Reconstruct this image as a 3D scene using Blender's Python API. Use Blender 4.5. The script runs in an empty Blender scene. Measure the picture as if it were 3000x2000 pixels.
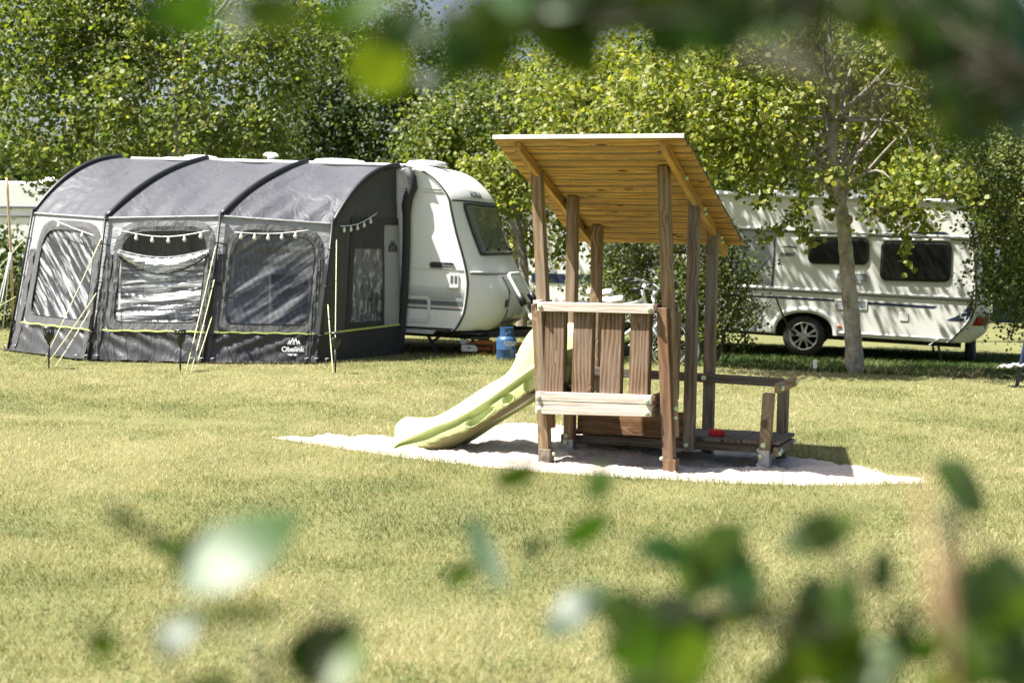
import bpy, math, random
import numpy as np
from mathutils import Vector, Matrix
random.seed(11); rng = np.random.default_rng(11)
scene = bpy.context.scene; col = scene.collection
R = math.radians; V3 = Vector
# ------------------------------------------------------------------ camera
FPX, CAM_H = 4167.0, 1.58
PITCH, ROLL = math.atan(305.0 / FPX), 0.018
CAM = V3((0, 0, CAM_H))
CAMROT = (Matrix.Rotation(math.pi / 2 - PITCH, 3, 'X') @ Matrix.Rotation(ROLL, 3, 'Z'))
cd = bpy.data.cameras.new('camera'); cam = bpy.data.objects.new('camera', cd); col.objects.link(cam)
cam.matrix_world = Matrix.Translation(CAM) @ CAMROT.to_4x4()
cd.sensor_width = 36; cd.lens = 50.0; cd.clip_start = 0.05; cd.clip_end = 500
cd.dof.use_dof = True; cd.dof.focus_distance = 11.5; cd.dof.aperture_fstop = 2.8
scene.camera = cam
def at(x, y, d):                       # point seen at photo pixel (3000 x 2000) at world depth y = d
    r = CAMROT @ V3(((x - 1500) / FPX, (1000 - y) / FPX, -1.0)); return CAM + r * (d / r.y)
def atd(x, y, d): return at(x * 1.27551, y * 1.27551, d)
# ------------------------------------------------------------------ materials
def nt(m): return m.node_tree.nodes, m.node_tree.links
def newmat(name):
    m = bpy.data.materials.new(name); m.use_nodes = True; return m
def P(m): return m.node_tree.nodes['Principled BSDF']
def ramp(n, stops):
    r = n.new('ShaderNodeValToRGB'); e = r.color_ramp.elements
    while len(e) < len(stops): e.new(0.5)
    for i, (p, c) in enumerate(stops):
        e[i].position = p; e[i].color = tuple(c) + (1,) if len(c) == 3 else c
    return r
def mathn(n, l, op, a, b=None, clamp=False):
    x = n.new('ShaderNodeMath'); x.operation = op; x.use_clamp = clamp
    for i, s in enumerate((a, b)):
        if s is None: continue
        if isinstance(s, (int, float)): x.inputs[i].default_value = s
        else: l.new(s, x.inputs[i])
    return x.outputs[0]
def mixc(n, l, f, a, b, mode='MIX'):
    x = n.new('ShaderNodeMix'); x.data_type = 'RGBA'; x.blend_type = mode
    for s, i in ((f, 0), (a, 6), (b, 7)):
        if isinstance(s, (int, float)): x.inputs[i].default_value = s
        elif isinstance(s, tuple): x.inputs[i].default_value = s + (1,)
        else: l.new(s, x.inputs[i])
    return x.outputs[2]
def noise(n, l, vec, scale, detail=3, rough=.55, dist=0):
    x = n.new('ShaderNodeTexNoise'); x.inputs['Scale'].default_value = scale; x.inputs['Detail'].default_value = detail
    x.inputs['Roughness'].default_value = rough; x.inputs['Distortion'].default_value = dist
    if vec is not None: l.new(vec, x.inputs['Vector'])
    return x.outputs['Fac']
def mapping(n, l, vec, sc, rot=(0, 0, 0)):
    x = n.new('ShaderNodeMapping'); x.inputs['Scale'].default_value = sc; x.inputs['Rotation'].default_value = rot
    l.new(vec, x.inputs['Vector']); return x.outputs[0]
def objco(n): return n.new('ShaderNodeTexCoord').outputs['Object']
def bump(n, l, h, strength, dist, m):
    b = n.new('ShaderNodeBump'); b.inputs['Strength'].default_value = strength; b.inputs['Distance'].default_value = dist
    l.new(h, b.inputs['Height']); l.new(b.outputs[0], P(m).inputs['Normal'])
def mat(name, c, rough=.5, c2=None, sc=6., metal=0., spec=.5, bmp=0., bsc=40., coat=0.):
    m = newmat(name); n, l = nt(m); p = P(m)
    p.inputs['Base Color'].default_value = c + (1,); p.inputs['Roughness'].default_value = rough
    p.inputs['Metallic'].default_value = metal; p.inputs['Specular IOR Level'].default_value = spec
    p.inputs['Coat Weight'].default_value = coat
    oc = objco(n)
    if c2:
        f = noise(n, l, oc, sc, 5); r = ramp(n, [(.38, (0, 0, 0)), (.66, (1, 1, 1))]); l.new(f, r.inputs[0])
        l.new(mixc(n, l, r.outputs[0], c, c2), p.inputs['Base Color'])
    if bmp: bump(n, l, noise(n, l, oc, bsc, 4), bmp, .01, m)
    return m
def wood(name, dark, midc, light, knot=.8, ring=10., wear=None, rough=.75, worn=.5):
    m = newmat(name); n, l = nt(m); p = P(m)
    at_ = n.new('ShaderNodeAttribute'); at_.attribute_name = 'gr'; g = at_.outputs['Vector']
    sep = n.new('ShaderNodeSeparateXYZ'); l.new(g, sep.inputs[0]); L_, W_, T_ = sep.outputs
    wt = mathn(n, l, 'ADD', W_, mathn(n, l, 'MULTIPLY', T_, .8))
    vo = n.new('ShaderNodeTexVoronoi'); vo.inputs['Scale'].default_value = 1.0; vo.inputs['Randomness'].default_value = 1
    l.new(mapping(n, l, g, (3.1, 8.5, 3.0)), vo.inputs['Vector'])
    kf = n.new('ShaderNodeMapRange'); kf.inputs[1].default_value = .0; kf.inputs[2].default_value = .32
    kf.inputs[3].default_value = 1; kf.inputs[4].default_value = 0; l.new(vo.outputs['Distance'], kf.inputs[0])
    lown = noise(n, l, mapping(n, l, g, (1.1, 5., 5.)), 1.6, 3)
    ph = mathn(n, l, 'ADD', mathn(n, l, 'MULTIPLY', wt, ring * 9.0), mathn(n, l, 'MULTIPLY', lown, 9.))
    ph = mathn(n, l, 'ADD', ph, mathn(n, l, 'MULTIPLY', kf.outputs[0], 9. * knot))
    band = mathn(n, l, 'ABSOLUTE', mathn(n, l, 'SINE', ph))
    band = mathn(n, l, 'POWER', band, 2.2)
    fine = noise(n, l, mapping(n, l, g, (3., 90., 90.)), 1.5, 4)
    blot = noise(n, l, mapping(n, l, g, (1.6, 3.5, 3.5)), 1.7, 4)
    f = mathn(n, l, 'ADD', mathn(n, l, 'MULTIPLY', band, .30), mathn(n, l, 'MULTIPLY', fine, .45))
    f = mathn(n, l, 'ADD', f, mathn(n, l, 'MULTIPLY', blot, .35), True)
    r = ramp(n, [(.22, dark), (.52, midc), (.85, light)]); l.new(f, r.inputs[0])
    c = r.outputs[0]
    if wear:                                            # grey weathering in irregular blotches
        wr = ramp(n, [(.42, (0, 0, 0)), (.62, (1, 1, 1))])
        l.new(noise(n, l, mapping(n, l, g, (1.2, 2.2, 2.2)), 2.2, 5), wr.inputs[0])
        c = mixc(n, l, mathn(n, l, 'MULTIPLY', wr.outputs[0], worn), c, wear)
    kd = ramp(n, [(.56, (0, 0, 0)), (.74, (1, 1, 1))]); l.new(kf.outputs[0], kd.inputs[0])
    c = mixc(n, l, mathn(n, l, 'MULTIPLY', kd.outputs[0], knot), c, tuple(x * .38 for x in dark))
    l.new(c, p.inputs['Base Color']); p.inputs['Roughness'].default_value = rough
    p.inputs['Specular IOR Level'].default_value = .25
    bump(n, l, f, .35, .004, m)
    return m
def leafmat(name, stops, transl=.38, rough=.42, spec=.45, tw=(1.25, 1.35, .45), gloss_c=None):
    m = newmat(name); n, l = nt(m); p = P(m)
    geo = n.new('ShaderNodeNewGeometry'); r = ramp(n, stops); l.new(geo.outputs['Random Per Island'], r.inputs[0])
    l.new(r.outputs[0], p.inputs['Base Color']); p.inputs['Roughness'].default_value = rough
    p.inputs['Specular IOR Level'].default_value = spec
    t = n.new('ShaderNodeBsdfTranslucent'); l.new(mixc(n, l, 1., r.outputs[0], tw, 'MULTIPLY'), t.inputs['Color'])
    mx = n.new('ShaderNodeMixShader'); mx.inputs[0].default_value = transl
    l.new(p.outputs[0], mx.inputs[1]); l.new(t.outputs[0], mx.inputs[2])
    l.new(mx.outputs[0], n['Material Output'].inputs['Surface']); return m

M = {}
M['wood_post'] = wood('weathered_post_wood', (.085, .052, .027), (.215, .14, .075), (.37, .265, .16), .7, 7., (.24, .205, .16), worn=.55)
M['wood_greybrown'] = wood('grey_brown_post_wood', (.075, .052, .036), (.165, .125, .09), (.27, .22, .17), .5, 7., (.21, .19, .165), worn=.55)
M['wood_board'] = wood('brown_board_wood', (.035, .020, .011), (.155, .095, .056), (.32, .225, .155), 1.0, 12., (.25, .19, .15), worn=.45)
M['wood_pale'] = wood('bleached_rail_wood', (.30, .235, .185), (.52, .44, .375), (.68, .60, .53), .55, 9., (.60, .55, .5), worn=.5)
M['wood_honey'] = wood('honey_roof_wood', (.15, .075, .018), (.42, .235, .06), (.56, .345, .11), 1.0, 5., (.25, .165, .075), worn=.5)
M['wood_dark'] = wood('dark_deck_wood', (.05, .038, .028), (.10, .08, .06), (.17, .145, .115), .4, 8., (.15, .14, .125), worn=.5)
M['wood_red'] = wood('reddish_post_wood', (.065, .030, .013), (.165, .085, .042), (.28, .165, .09), .5, 6., (.16, .12, .09), worn=.55)
M['bolt'] = mat('pale_green_cap_plastic', (.52, .66, .42), .45)
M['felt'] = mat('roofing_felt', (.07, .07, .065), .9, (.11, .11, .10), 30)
M['edge'] = mat('pale_roof_edge_wood', (.72, .68, .62), .7, (.60, .55, .48), 14)
M['slide'] = newmat('lime_slide_plastic')
def _slide():
    m = M['slide']; n, l = nt(m); p = P(m); oc = objco(n)
    sp = n.new('ShaderNodeSeparateXYZ'); l.new(oc, sp.inputs[0])
    # grime splashed up on the lowest underside: worn stain with a ragged edge
    at_ = n.new('ShaderNodeAttribute'); at_.attribute_name = 'dirt'
    f = mathn(n, l, 'ADD', at_.outputs['Fac'], mathn(n, l, 'MULTIPLY', mathn(n, l, 'SUBTRACT', noise(n, l, mapping(n, l, oc, (2, 2, 6)), 5, 6, .65), .5), 1.0))
    r = ramp(n, [(.45, (0, 0, 0)), (.80, (1, 1, 1))]); l.new(f, r.inputs[0])
    sc = ramp(n, [(.55, (0, 0, 0)), (.8, (1, 1, 1))]); l.new(noise(n, l, oc, 9, 6, .7), sc.inputs[0])
    base = mixc(n, l, mathn(n, l, 'MULTIPLY', sc.outputs[0], .45), (.53, .61, .26), (.57, .58, .34))
    l.new(mixc(n, l, mathn(n, l, 'MULTIPLY', r.outputs[0], .85), base, (.095, .066, .026)), p.inputs['Base Color'])
    p.inputs['Roughness'].default_value = .42; bump(n, l, noise(n, l, oc, 160, 2), .05, .003, m)
_slide()
M['red_toy'] = mat('red_toy_plastic', (.62, .012, .03), .35)
M['metal'] = mat('galvanised_steel', (.42, .43, .44), .55, (.3, .31, .32), 18, metal=.6)
# caravans
def paint(name, c, dirt, amt=.35, rough=.28):
    m = newmat(name); n, l = nt(m); p = P(m); oc = objco(n)
    f = noise(n, l, mapping(n, l, oc, (1.2, 1.2, .35)), 3.2, 6, .62); r = ramp(n, [(.48, (0, 0, 0)), (.78, (1, 1, 1))]); l.new(f, r.inputs[0])
    l.new(mixc(n, l, mathn(n, l, 'MULTIPLY', r.outputs[0], amt), c, dirt), p.inputs['Base Color'])
    rr = mathn(n, l, 'ADD', mathn(n, l, 'MULTIPLY', f, .25), rough - .08); l.new(rr, p.inputs['Roughness'])
    p.inputs['Specular IOR Level'].default_value = .4
    bump(n, l, noise(n, l, oc, 2.2, 2), .12, .02, m); return m
M['white'] = paint('white_caravan_paint', (.82, .82, .81), (.66, .66, .63))
M['cream'] = paint('cream_caravan_paint', (.78, .78, .735), (.62, .62, .56))
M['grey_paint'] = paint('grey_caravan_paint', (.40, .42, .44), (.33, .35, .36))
M['trim'] = mat('white_plastic_trim', (.75, .75, .73), .4, (.62, .62, .58), 8)
M['rubber'] = mat('black_rubber', (.018, .018, .018), .6)
M['navy'] = mat('navy_sticker', (.022, .035, .085), .35)
M['greyblue'] = mat('grey_sticker', (.10, .12, .14), .4)
M['pinstripe'] = mat('pale_grey_sticker', (.30, .32, .345), .4)
M['pink'] = mat('pink_sticker', (.5, .30, .28), .4)
M['darkplastic'] = mat('black_plastic', (.015, .016, .017), .38, (.03, .03, .03), 14)
M['chassis'] = mat('dark_chassis', (.02, .02, .02), .7, (.045, .04, .035), 9)
M['wglass'] = mat('dark_window_acrylic', (.008, .009, .009), .06, spec=.6)
M['wglass2'] = mat('grey_green_window_acrylic', (.10, .12, .11), .07, (.15, .165, .15), 3, spec=.6)
M['curtain'] = mat('beige_curtain', (.05, .044, .04), .8, (.07, .06, .055), 4)
M['amber'] = mat('amber_lens', (.55, .13, .01), .25)
M['redlens'] = mat('red_lens', (.30, .008, .012), .2)
M['clearlens'] = mat('clear_lens', (.5, .5, .5), .15)
M['alloy'] = mat('alloy_silver', (.62, .62, .62), .32, metal=.75)
M['tyre'] = mat('tyre_rubber', (.02, .02, .021), .75, (.035, .033, .03), 22)
M['wtube'] = mat('white_tube_paint', (.80, .80, .78), .3)
M['bottle'] = mat('blue_gas_bottle_paint', (.024, .075, .175), .4, (.035, .095, .20), 7)
M['print'] = mat('white_print', (.85, .85, .85), .5)
M['blackprint'] = mat('black_print', (.02, .022, .024), .5)
M['orange'] = mat('orange_plastic', (.36, .10, .012), .5, (.26, .07, .01), 10)
M['lightgrey'] = mat('light_grey_plastic', (.55, .55, .52), .5, (.45, .44, .42), 9)
# awning fabrics
def fabric(name, c, c2, wr=.5, rough=.5, rot=0., sc=(1, 1, 1), fold=3.2, spec=.4, tr=0.):
    m = newmat(name); n, l = nt(m); p = P(m); oc = objco(n)
    co = mapping(n, l, oc, sc, (0, rot, 0))
    f1 = noise(n, l, co, fold, 4, .55, .9); f2 = noise(n, l, co, fold * 4, 3, .5, .5)
    h = mathn(n, l, 'ADD', f1, mathn(n, l, 'MULTIPLY', f2, .12))
    bl = noise(n, l, oc, 2.0, 4)
    l.new(mixc(n, l, bl, c, c2), p.inputs['Base Color']); p.inputs['Roughness'].default_value = rough
    p.inputs['Specular IOR Level'].default_value = spec; p.inputs['Sheen Weight'].default_value = .1
    bump(n, l, h, wr, .09, m)
    if tr:
        t = n.new('ShaderNodeBsdfTranslucent'); t.inputs['Color'].default_value = tuple(min(1, x * 1.6) for x in c) + (1,)
        mx = n.new('ShaderNodeMixShader'); mx.inputs[0].default_value = tr; l.new(p.outputs[0], mx.inputs[1]); l.new(t.outputs[0], mx.inputs[2]); l.new(mx.outputs[0], n['Material Output'].inputs['Surface'])
    return m
M['roof_fabric'] = fabric('lavender_grey_roof_fabric', (.086, .088, .102), (.102, .103, .117), .5, .5, R(35), (1.5, 1.5, .5), 2.4, .30, .22)
M['light_fabric'] = fabric('pale_grey_fabric', (.36, .37, .385), (.42, .42, .435), .35, .55, 0, (1, 1, 2.2), 4, .4, .2)
M['band_fabric'] = fabric('charcoal_band_fabric', (.065, .065, .066), (.095, .095, .095), .35, .6, 0, (1.6, 1.6, .8), 5)
M['skirt_fabric'] = fabric('charcoal_skirt_fabric', (.030, .030, .032), (.045, .045, .047), .35, .48, R(50), (2.6, 2.6, .5), 2.4, .5)
M['black_fabric'] = fabric('black_side_fabric', (.018, .019, .02), (.028, .028, .03), .4, .6, 0, (1, 1, 1), 3)
M['side_fabric'] = fabric('dark_grey_side_fabric', (.045, .045, .048), (.06, .06, .062), .5, .6, 0, (2, 2, .7), 3)
M['lime'] = mat('lime_piping', (.52, .58, .16), .6)
M['rope'] = mat('pale_yellow_rope', (.66, .65, .36), .7)
M['wrope'] = mat('white_rope', (.7, .7, .66), .7)
M['tube'] = mat('black_piping', (.010, .010, .012), .42, spec=.5)
def pane(name, rot, sc, fac=.30, hw=.55, fold=5., rough=.06, tint=(.9, .92, .93)):
    m = newmat(name); n, l = nt(m); p = P(m); oc = objco(n)
    co = mapping(n, l, mapping(n, l, oc, (1, 1, 1), (0, rot, 0)), sc)
    h = mathn(n, l, 'ADD', noise(n, l, co, fold, 3, .5, .35), mathn(n, l, 'MULTIPLY', noise(n, l, oc, 26, 3, .6), .05))
    p.inputs['Base Color'].default_value = (.72, .73, .75, 1); p.inputs['Roughness'].default_value = rough + .1
    p.inputs['Specular IOR Level'].default_value = .6
    b = n.new('ShaderNodeBump'); b.inputs['Strength'].default_value = hw; b.inputs['Distance'].default_value = .12
    l.new(h, b.inputs['Height']); l.new(b.outputs[0], p.inputs['Normal'])
    g = n.new('ShaderNodeBsdfGlossy'); g.inputs['Roughness'].default_value = rough; g.inputs['Color'].default_value = (1, 1, 1, 1)
    l.new(b.outputs[0], g.inputs['Normal'])
    tr = n.new('ShaderNodeBsdfTransparent'); tr.inputs['Color'].default_value = tint + (1,)
    fr = n.new('ShaderNodeFresnel'); fr.inputs['IOR'].default_value = 1.45; l.new(b.outputs[0], fr.inputs['Normal'])
    # milky creases where the film is folded
    cr = ramp(n, [(.50, (.05, .05, .05)), (.74, (1, 1, 1))]); l.new(h, cr.inputs[0])
    milk = mathn(n, l, 'MULTIPLY', cr.outputs[0], fac)
    mx = n.new('ShaderNodeMixShader'); l.new(milk, mx.inputs[0]); l.new(tr.outputs[0], mx.inputs[1]); l.new(p.outputs[0], mx.inputs[2])
    m2 = n.new('ShaderNodeMixShader'); l.new(mathn(n, l, 'ADD', mathn(n, l, 'MULTIPLY', fr.outputs[0], .9), .015, True), m2.inputs[0])
    l.new(mx.outputs[0], m2.inputs[1]); l.new(g.outputs[0], m2.inputs[2])
    l.new(m2.outputs[0], n['Material Output'].inputs['Surface']); return m
M['pane_a'] = pane('creased_film_diagonal', R(-48), (.30, .1, 3.2), .75, .35, 6.0, .26)
M['pane_b'] = pane('creased_film_level', R(4), (.36, .1, 3.4), .85, .35, 5.6, .26)
M['pane_c'] = pane('smooth_film', R(35), (.30, .1, 2.6), .30, .18, 4.2, .20)
M['pane_d'] = pane('crinkled_door_film', R(80), (1., 2, 2), .65, .4, 7., .25)
M['bulb'] = mat('white_bulb', (.85, .85, .82), .3)
M['tan_item'] = mat('tan_cushion', (.36, .20, .08), .7, (.48, .30, .14), 5)
M['grey_panel'] = mat('grey_inner_panel', (.42, .42, .43), .7, (.32, .32, .33), 3)
# vegetation
M['leaf_lime'] = leafmat('yellow_green_leaves', [(0, (.068, .102, .016)), (.35, (.152, .190, .028)), (.75, (.25, .272, .05)), (1, (.36, .34, .11))], .5, .5, .38, (1.4, 1.43, .5))
M['leaf_mid'] = leafmat('mid_green_leaves', [(0, (.050, .086, .014)), (.45, (.116, .158, .028)), (.85, (.20, .228, .048)), (1, (.31, .305, .10))], .48, .5, .38, (1.38, 1.43, .5))
M['leaf_dark'] = leafmat('dark_green_leaves', [(0, (.026, .054, .012)), (.5, (.062, .100, .024)), (.88, (.12, .152, .038)), (1, (.20, .21, .08))], .4, .5, .38, (1.35, 1.4, .5))
M['leaf_small'] = leafmat('small_dull_leaves', [(0, (.05, .08, .018)), (.5, (.115, .15, .036)), (1, (.22, .235, .075))], .42, .5, .35, (1.4, 1.42, .5))
M['leaf_near'] = leafmat('near_glossy_leaves', [(0, (.014, .045, .008)), (.5, (.030, .080, .011)), (1, (.075, .120, .014))], .38, .45, .5, (2.3, 2.0, .35))
def bark(name, a, b, c):
    m = newmat(name); n, l = nt(m); p = P(m); oc = objco(n)
    f = noise(n, l, mapping(n, l, oc, (1, 1, .6)), 9, 6, .65); r = ramp(n, [(.3, a), (.52, b), (.72, c)]); l.new(f, r.inputs[0])
    f2 = noise(n, l, mapping(n, l, oc, (6, 6, 40)), 1.2, 4); dk = ramp(n, [(.58, (0, 0, 0)), (.68, (1, 1, 1))]); l.new(f2, dk.inputs[0])
    l.new(mixc(n, l, mathn(n, l, 'MULTIPLY', dk.outputs[0], .45), r.outputs[0], a), p.inputs['Base Color']); p.inputs['Roughness'].default_value = .85
    bump(n, l, mathn(n, l, 'ADD', f, f2), .5, .012, m); return m
M['bark_pale'] = bark('pale_smooth_bark', (.10, .085, .065), (.28, .25, .205), (.44, .40, .34))
M['bark_dark'] = bark('brown_bark', (.04, .032, .024), (.10, .082, .062), (.19, .16, .12))
M['twig_green'] = mat('green_brown_twig', (.035, .040, .018), .7, (.05, .038, .022), 30)
M['twig'] = mat('tan_twig_bark', (.33, .20, .12), .7, (.24, .14, .08), 30)
M['pole_wood'] = mat('pale_tent_pole_wood', (.48, .37, .22), .6, (.40, .30, .17), 12)
def grassmat(name, green, straw, bias=.5):
    m = newmat(name); n, l = nt(m); p = P(m); oc = objco(n)
    geo = n.new('ShaderNodeNewGeometry')
    at_ = n.new('ShaderNodeAttribute'); at_.attribute_name = 'dry'
    f = mathn(n, l, 'ADD', mathn(n, l, 'MULTIPLY', geo.outputs['Random Per Island'], .55), mathn(n, l, 'MULTIPLY', at_.outputs['Fac'], .75))
    r = ramp(n, [(.12, green[0]), (.40, green[1]), (.62, straw[0]), (.95, straw[1])]); l.new(f, r.inputs[0])
    l.new(r.outputs[0], p.inputs['Base Color']); p.inputs['Roughness'].default_value = .6; p.inputs['Specular IOR Level'].default_value = .3
    t = n.new('ShaderNodeBsdfTranslucent'); l.new(mixc(n, l, 1., r.outputs[0], (1.2, 1.2, .7), 'MULTIPLY'), t.inputs['Color'])
    mx = n.new('ShaderNodeMixShader'); mx.inputs[0].default_value = .32
    l.new(p.outputs[0], mx.inputs[1]); l.new(t.outputs[0], mx.inputs[2]); l.new(mx.outputs[0], n['Material Output'].inputs['Surface']); return m
M['grass'] = grassmat('lawn_grass', ((.070, .095, .020), (.155, .175, .045)), ((.30, .275, .12), (.48, .415, .25)))
M['grass_lush_shaded'] = grassmat('bank_grass', ((.02, .05, .010), (.04, .08, .016)), ((.065, .105, .025), (.13, .15, .05)))  # lush bank grass, darkened further to carry the shade on the bank
M['grass_dry'] = grassmat('dry_tuft_grass', ((.14, .12, .05), (.26, .21, .10)), ((.36, .29, .15), (.48, .40, .24)))
M['clover'] = leafmat('clover_leaves', [(0, (.045, .095, .02)), (.6, (.075, .135, .03)), (1, (.13, .18, .06))], .3)
def groundm():
    m = newmat('lawn_soil'); n, l = nt(m); p = P(m); oc = objco(n)
    a = noise(n, l, oc, 1.3, 6, .6); b = noise(n, l, oc, 42, 5, .7)
    r = ramp(n, [(.30, (.075, .085, .022)), (.55, (.14, .14, .045)), (.8, (.21, .18, .08))])
    l.new(mathn(n, l, 'ADD', mathn(n, l, 'MULTIPLY', a, .55), mathn(n, l, 'MULTIPLY', b, .5)), r.inputs[0])
    l.new(r.outputs[0], p.inputs['Base Color']); p.inputs['Roughness'].default_value = .95; bump(n, l, b, .6, .02, m); return m
M['ground'] = groundm()
def sandm():
    m = newmat('pale_sand'); n, l = nt(m); p = P(m); oc = objco(n)
    a = noise(n, l, oc, 4, 6, .65); b = noise(n, l, oc, 110, 3, .7)
    r = ramp(n, [(.34, (.30, .24, .18)), (.47, (.47, .41, .35)), (.66, (.57, .52, .46))]); l.new(mathn(n, l, 'ADD', mathn(n, l, 'MULTIPLY', a, .6), mathn(n, l, 'MULTIPLY', b, .42)), r.inputs[0])
    l.new(r.outputs[0], p.inputs['Base Color']); p.inputs['Roughness'].default_value = .95; p.inputs['Specular IOR Level'].default_value = .2
    bump(n, l, mathn(n, l, 'ADD', noise(n, l, oc, 45, 5, .65), mathn(n, l, 'MULTIPLY', b, .3)), .7, .02, m); return m
M['sand'] = sandm()
M['pebble'] = mat('pale_sand_lump', (.62, .56, .50), .95, (.50, .44, .38), 60)
M['tile'] = mat('terracotta_roof_tile', (.42, .13, .07), .8, (.30, .09, .05), 30)
M['brick'] = mat('brown_brick', (.25, .13, .085), .85, (.19, .10, .07), 20)
M['teal'] = mat('dark_teal_plastic', (.012, .045, .06), .5, (.02, .06, .075), 8)
M['cloth'] = mat('grey_cloth', (.40, .39, .42), .8, (.3, .3, .32), 14)
M['bikeframe'] = mat('silver_bike_paint', (.66, .68, .70), .28, metal=.35)
M['bikedark'] = mat('black_bike_parts', (.015, .015, .016), .4)
M['saddle'] = mat('white_saddle_cover', (.72, .70, .66), .6, (.6, .58, .55), 12)
M['bag'] = mat('dark_plum_bag_cloth', (.055, .042, .05), .7, (.085, .07, .08), 14)

# ------------------------------------------------------------------ mesh builder
class MB:
    def __init__(s): s.v = []; s.f = []; s.m = []; s.g = []; s.sm = []
    def _add(s, pts, faces, mi=0, g=None, smooth=False):
        o = len(s.v); s.v += [tuple(p) for p in pts]
        s.g += g if g else [tuple(p) for p in pts]
        for f in faces: s.f.append([o + i for i in f]); s.m.append(mi); s.sm.append(smooth)
    def hexa(s, p, mi=0):                                  # p: 4 bottom ccw + 4 top
        p = [V3(q) for q in p]
        ex = [(p[1] - p[0]).length, (p[3] - p[0]).length, (p[4] - p[0]).length]
        od = sorted(range(3), key=lambda i: -ex[i]); off = [random.uniform(0, 50) for _ in range(3)]
        cs = [(0, 0, 0), (1, 0, 0), (1, 1, 0), (0, 1, 0), (0, 0, 1), (1, 0, 1), (1, 1, 1), (0, 1, 1)]
        g = [tuple(c[od[k]] * ex[od[k]] + off[k] for k in range(3)) for c in cs]
        s._add(p, [(3, 2, 1, 0), (4, 5, 6, 7), (0, 1, 5, 4), (1, 2, 6, 5), (2, 3, 7, 6), (3, 0, 4, 7)], mi, g)
    def box(s, a, b, mi=0):
        (x0, y0, z0), (x1, y1, z1) = a, b
        s.hexa([(x0, y0, z0), (x1, y0, z0), (x1, y1, z0), (x0, y1, z0), (x0, y0, z1), (x1, y0, z1), (x1, y1, z1), (x0, y1, z1)], mi)
    def post(s, p0, p1, wx, wy, mi=0):                      # leaning post of constant section, p = min corner centres
        s.hexa([(p0[0] - wx / 2, p0[1] - wy / 2, p0[2]), (p0[0] + wx / 2, p0[1] - wy / 2, p0[2]), (p0[0] + wx / 2, p0[1] + wy / 2, p0[2]), (p0[0] - wx / 2, p0[1] + wy / 2, p0[2]),
                (p1[0] - wx / 2, p1[1] - wy / 2, p1[2]), (p1[0] + wx / 2, p1[1] - wy / 2, p1[2]), (p1[0] + wx / 2, p1[1] + wy / 2, p1[2]), (p1[0] - wx / 2, p1[1] + wy / 2, p1[2])], mi)
    def beam(s, p0, p1, w, h, up=(0, 0, 1), mi=0):
        p0, p1 = V3(p0), V3(p1); d = (p1 - p0).normalized(); sd = d.cross(V3(up)).normalized(); u = sd.cross(d)
        a = [p0 - sd * w / 2 - u * h / 2, p1 - sd * w / 2 - u * h / 2, p1 + sd * w / 2 - u * h / 2, p0 + sd * w / 2 - u * h / 2]
        b = [a[0], a[3], a[2], a[1]]; s.hexa(b + [q + u * h for q in b], mi)
    def tube(s, path, rad, n=8, mi=0, cap=True):
        path = [V3(p) for p in path]; k = len(path)
        if isinstance(rad, (int, float)): rad = [rad] * k
        pts = []; prev = None
        for i, p in enumerate(path):
            t = (path[min(i + 1, k - 1)] - path[max(i - 1, 0)])
            t = t.normalized() if t.length > 1e-9 else V3((0, 0, 1))
            if prev is None: a = t.orthogonal().normalized()
            else:
                a = prev - t * prev.dot(t); a = a.normalized() if a.length > 1e-6 else t.orthogonal().normalized()
            prev = a; b = t.cross(a)
            pts += [p + (a * math.cos(2 * math.pi * j / n) + b * math.sin(2 * math.pi * j / n)) * rad[i] for j in range(n)]
        fs = [(i * n + j, i * n + (j + 1) % n, (i + 1) * n + (j + 1) % n, (i + 1) * n + j) for i in range(k - 1) for j in range(n)]
        if cap: fs += [tuple(range(n))[::-1], tuple((k - 1) * n + j for j in range(n))]
        s._add(pts, fs, mi, None, True)
    def lathe(s, o, prof, n=20, axis=(0, 0, 1), mi=0, cap=True):     # prof [(r,h)]
        o = V3(o); ax = V3(axis).normalized(); a = ax.orthogonal().normalized(); b = ax.cross(a); k = len(prof)
        pts = [o + ax * h + (a * math.cos(2 * math.pi * j / n) + b * math.sin(2 * math.pi * j / n)) * max(r, 1e-4) for r, h in prof for j in range(n)]
        fs = [(i * n + j, i * n + (j + 1) % n, (i + 1) * n + (j + 1) % n, (i + 1) * n + j) for i in range(k - 1) for j in range(n)]
        if cap: fs += [tuple(range(n))[::-1], tuple((k - 1) * n + j for j in range(n))]
        s._add(pts, fs, mi, None, True)
    def ball(s, c, r, n=12, mi=0, sc=(1, 1, 1)):
        prof = [(r * math.sin(math.pi * i / 7), -r * math.cos(math.pi * i / 7)) for i in range(8)]
        k = len(s.v); s.lathe((0, 0, 0), prof, n, (0, 0, 1), mi)
        s.v[k:] = [(c[0] + x * sc[0], c[1] + y * sc[1], c[2] + z * sc[2]) for x, y, z in s.v[k:]]
    def grid(s, rows, mi=0, smooth=True, closed=False):
        nr, nc = len(rows), len(rows[0]); pts = [p for r in rows for p in r]
        fs = [(i * nc + j, i * nc + (j + 1) % nc, (i + 1) * nc + (j + 1) % nc, (i + 1) * nc + j) for i in range(nr - 1) for j in range(nc if closed else nc - 1)]
        s._add(pts, fs, mi, None, smooth)
    def poly(s, pts, mi=0): s._add(pts, [tuple(range(len(pts)))], mi)
    def prism(s, pts, vec, mi=0, smooth=False):
        n = len(pts); v = V3(vec); q = [V3(p) for p in pts]
        s._add(q + [p + v for p in q], [tuple(range(n))[::-1], tuple(range(n, 2 * n))] + [(i, (i + 1) % n, n + (i + 1) % n, n + i) for i in range(n)], mi, None, smooth)
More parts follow.
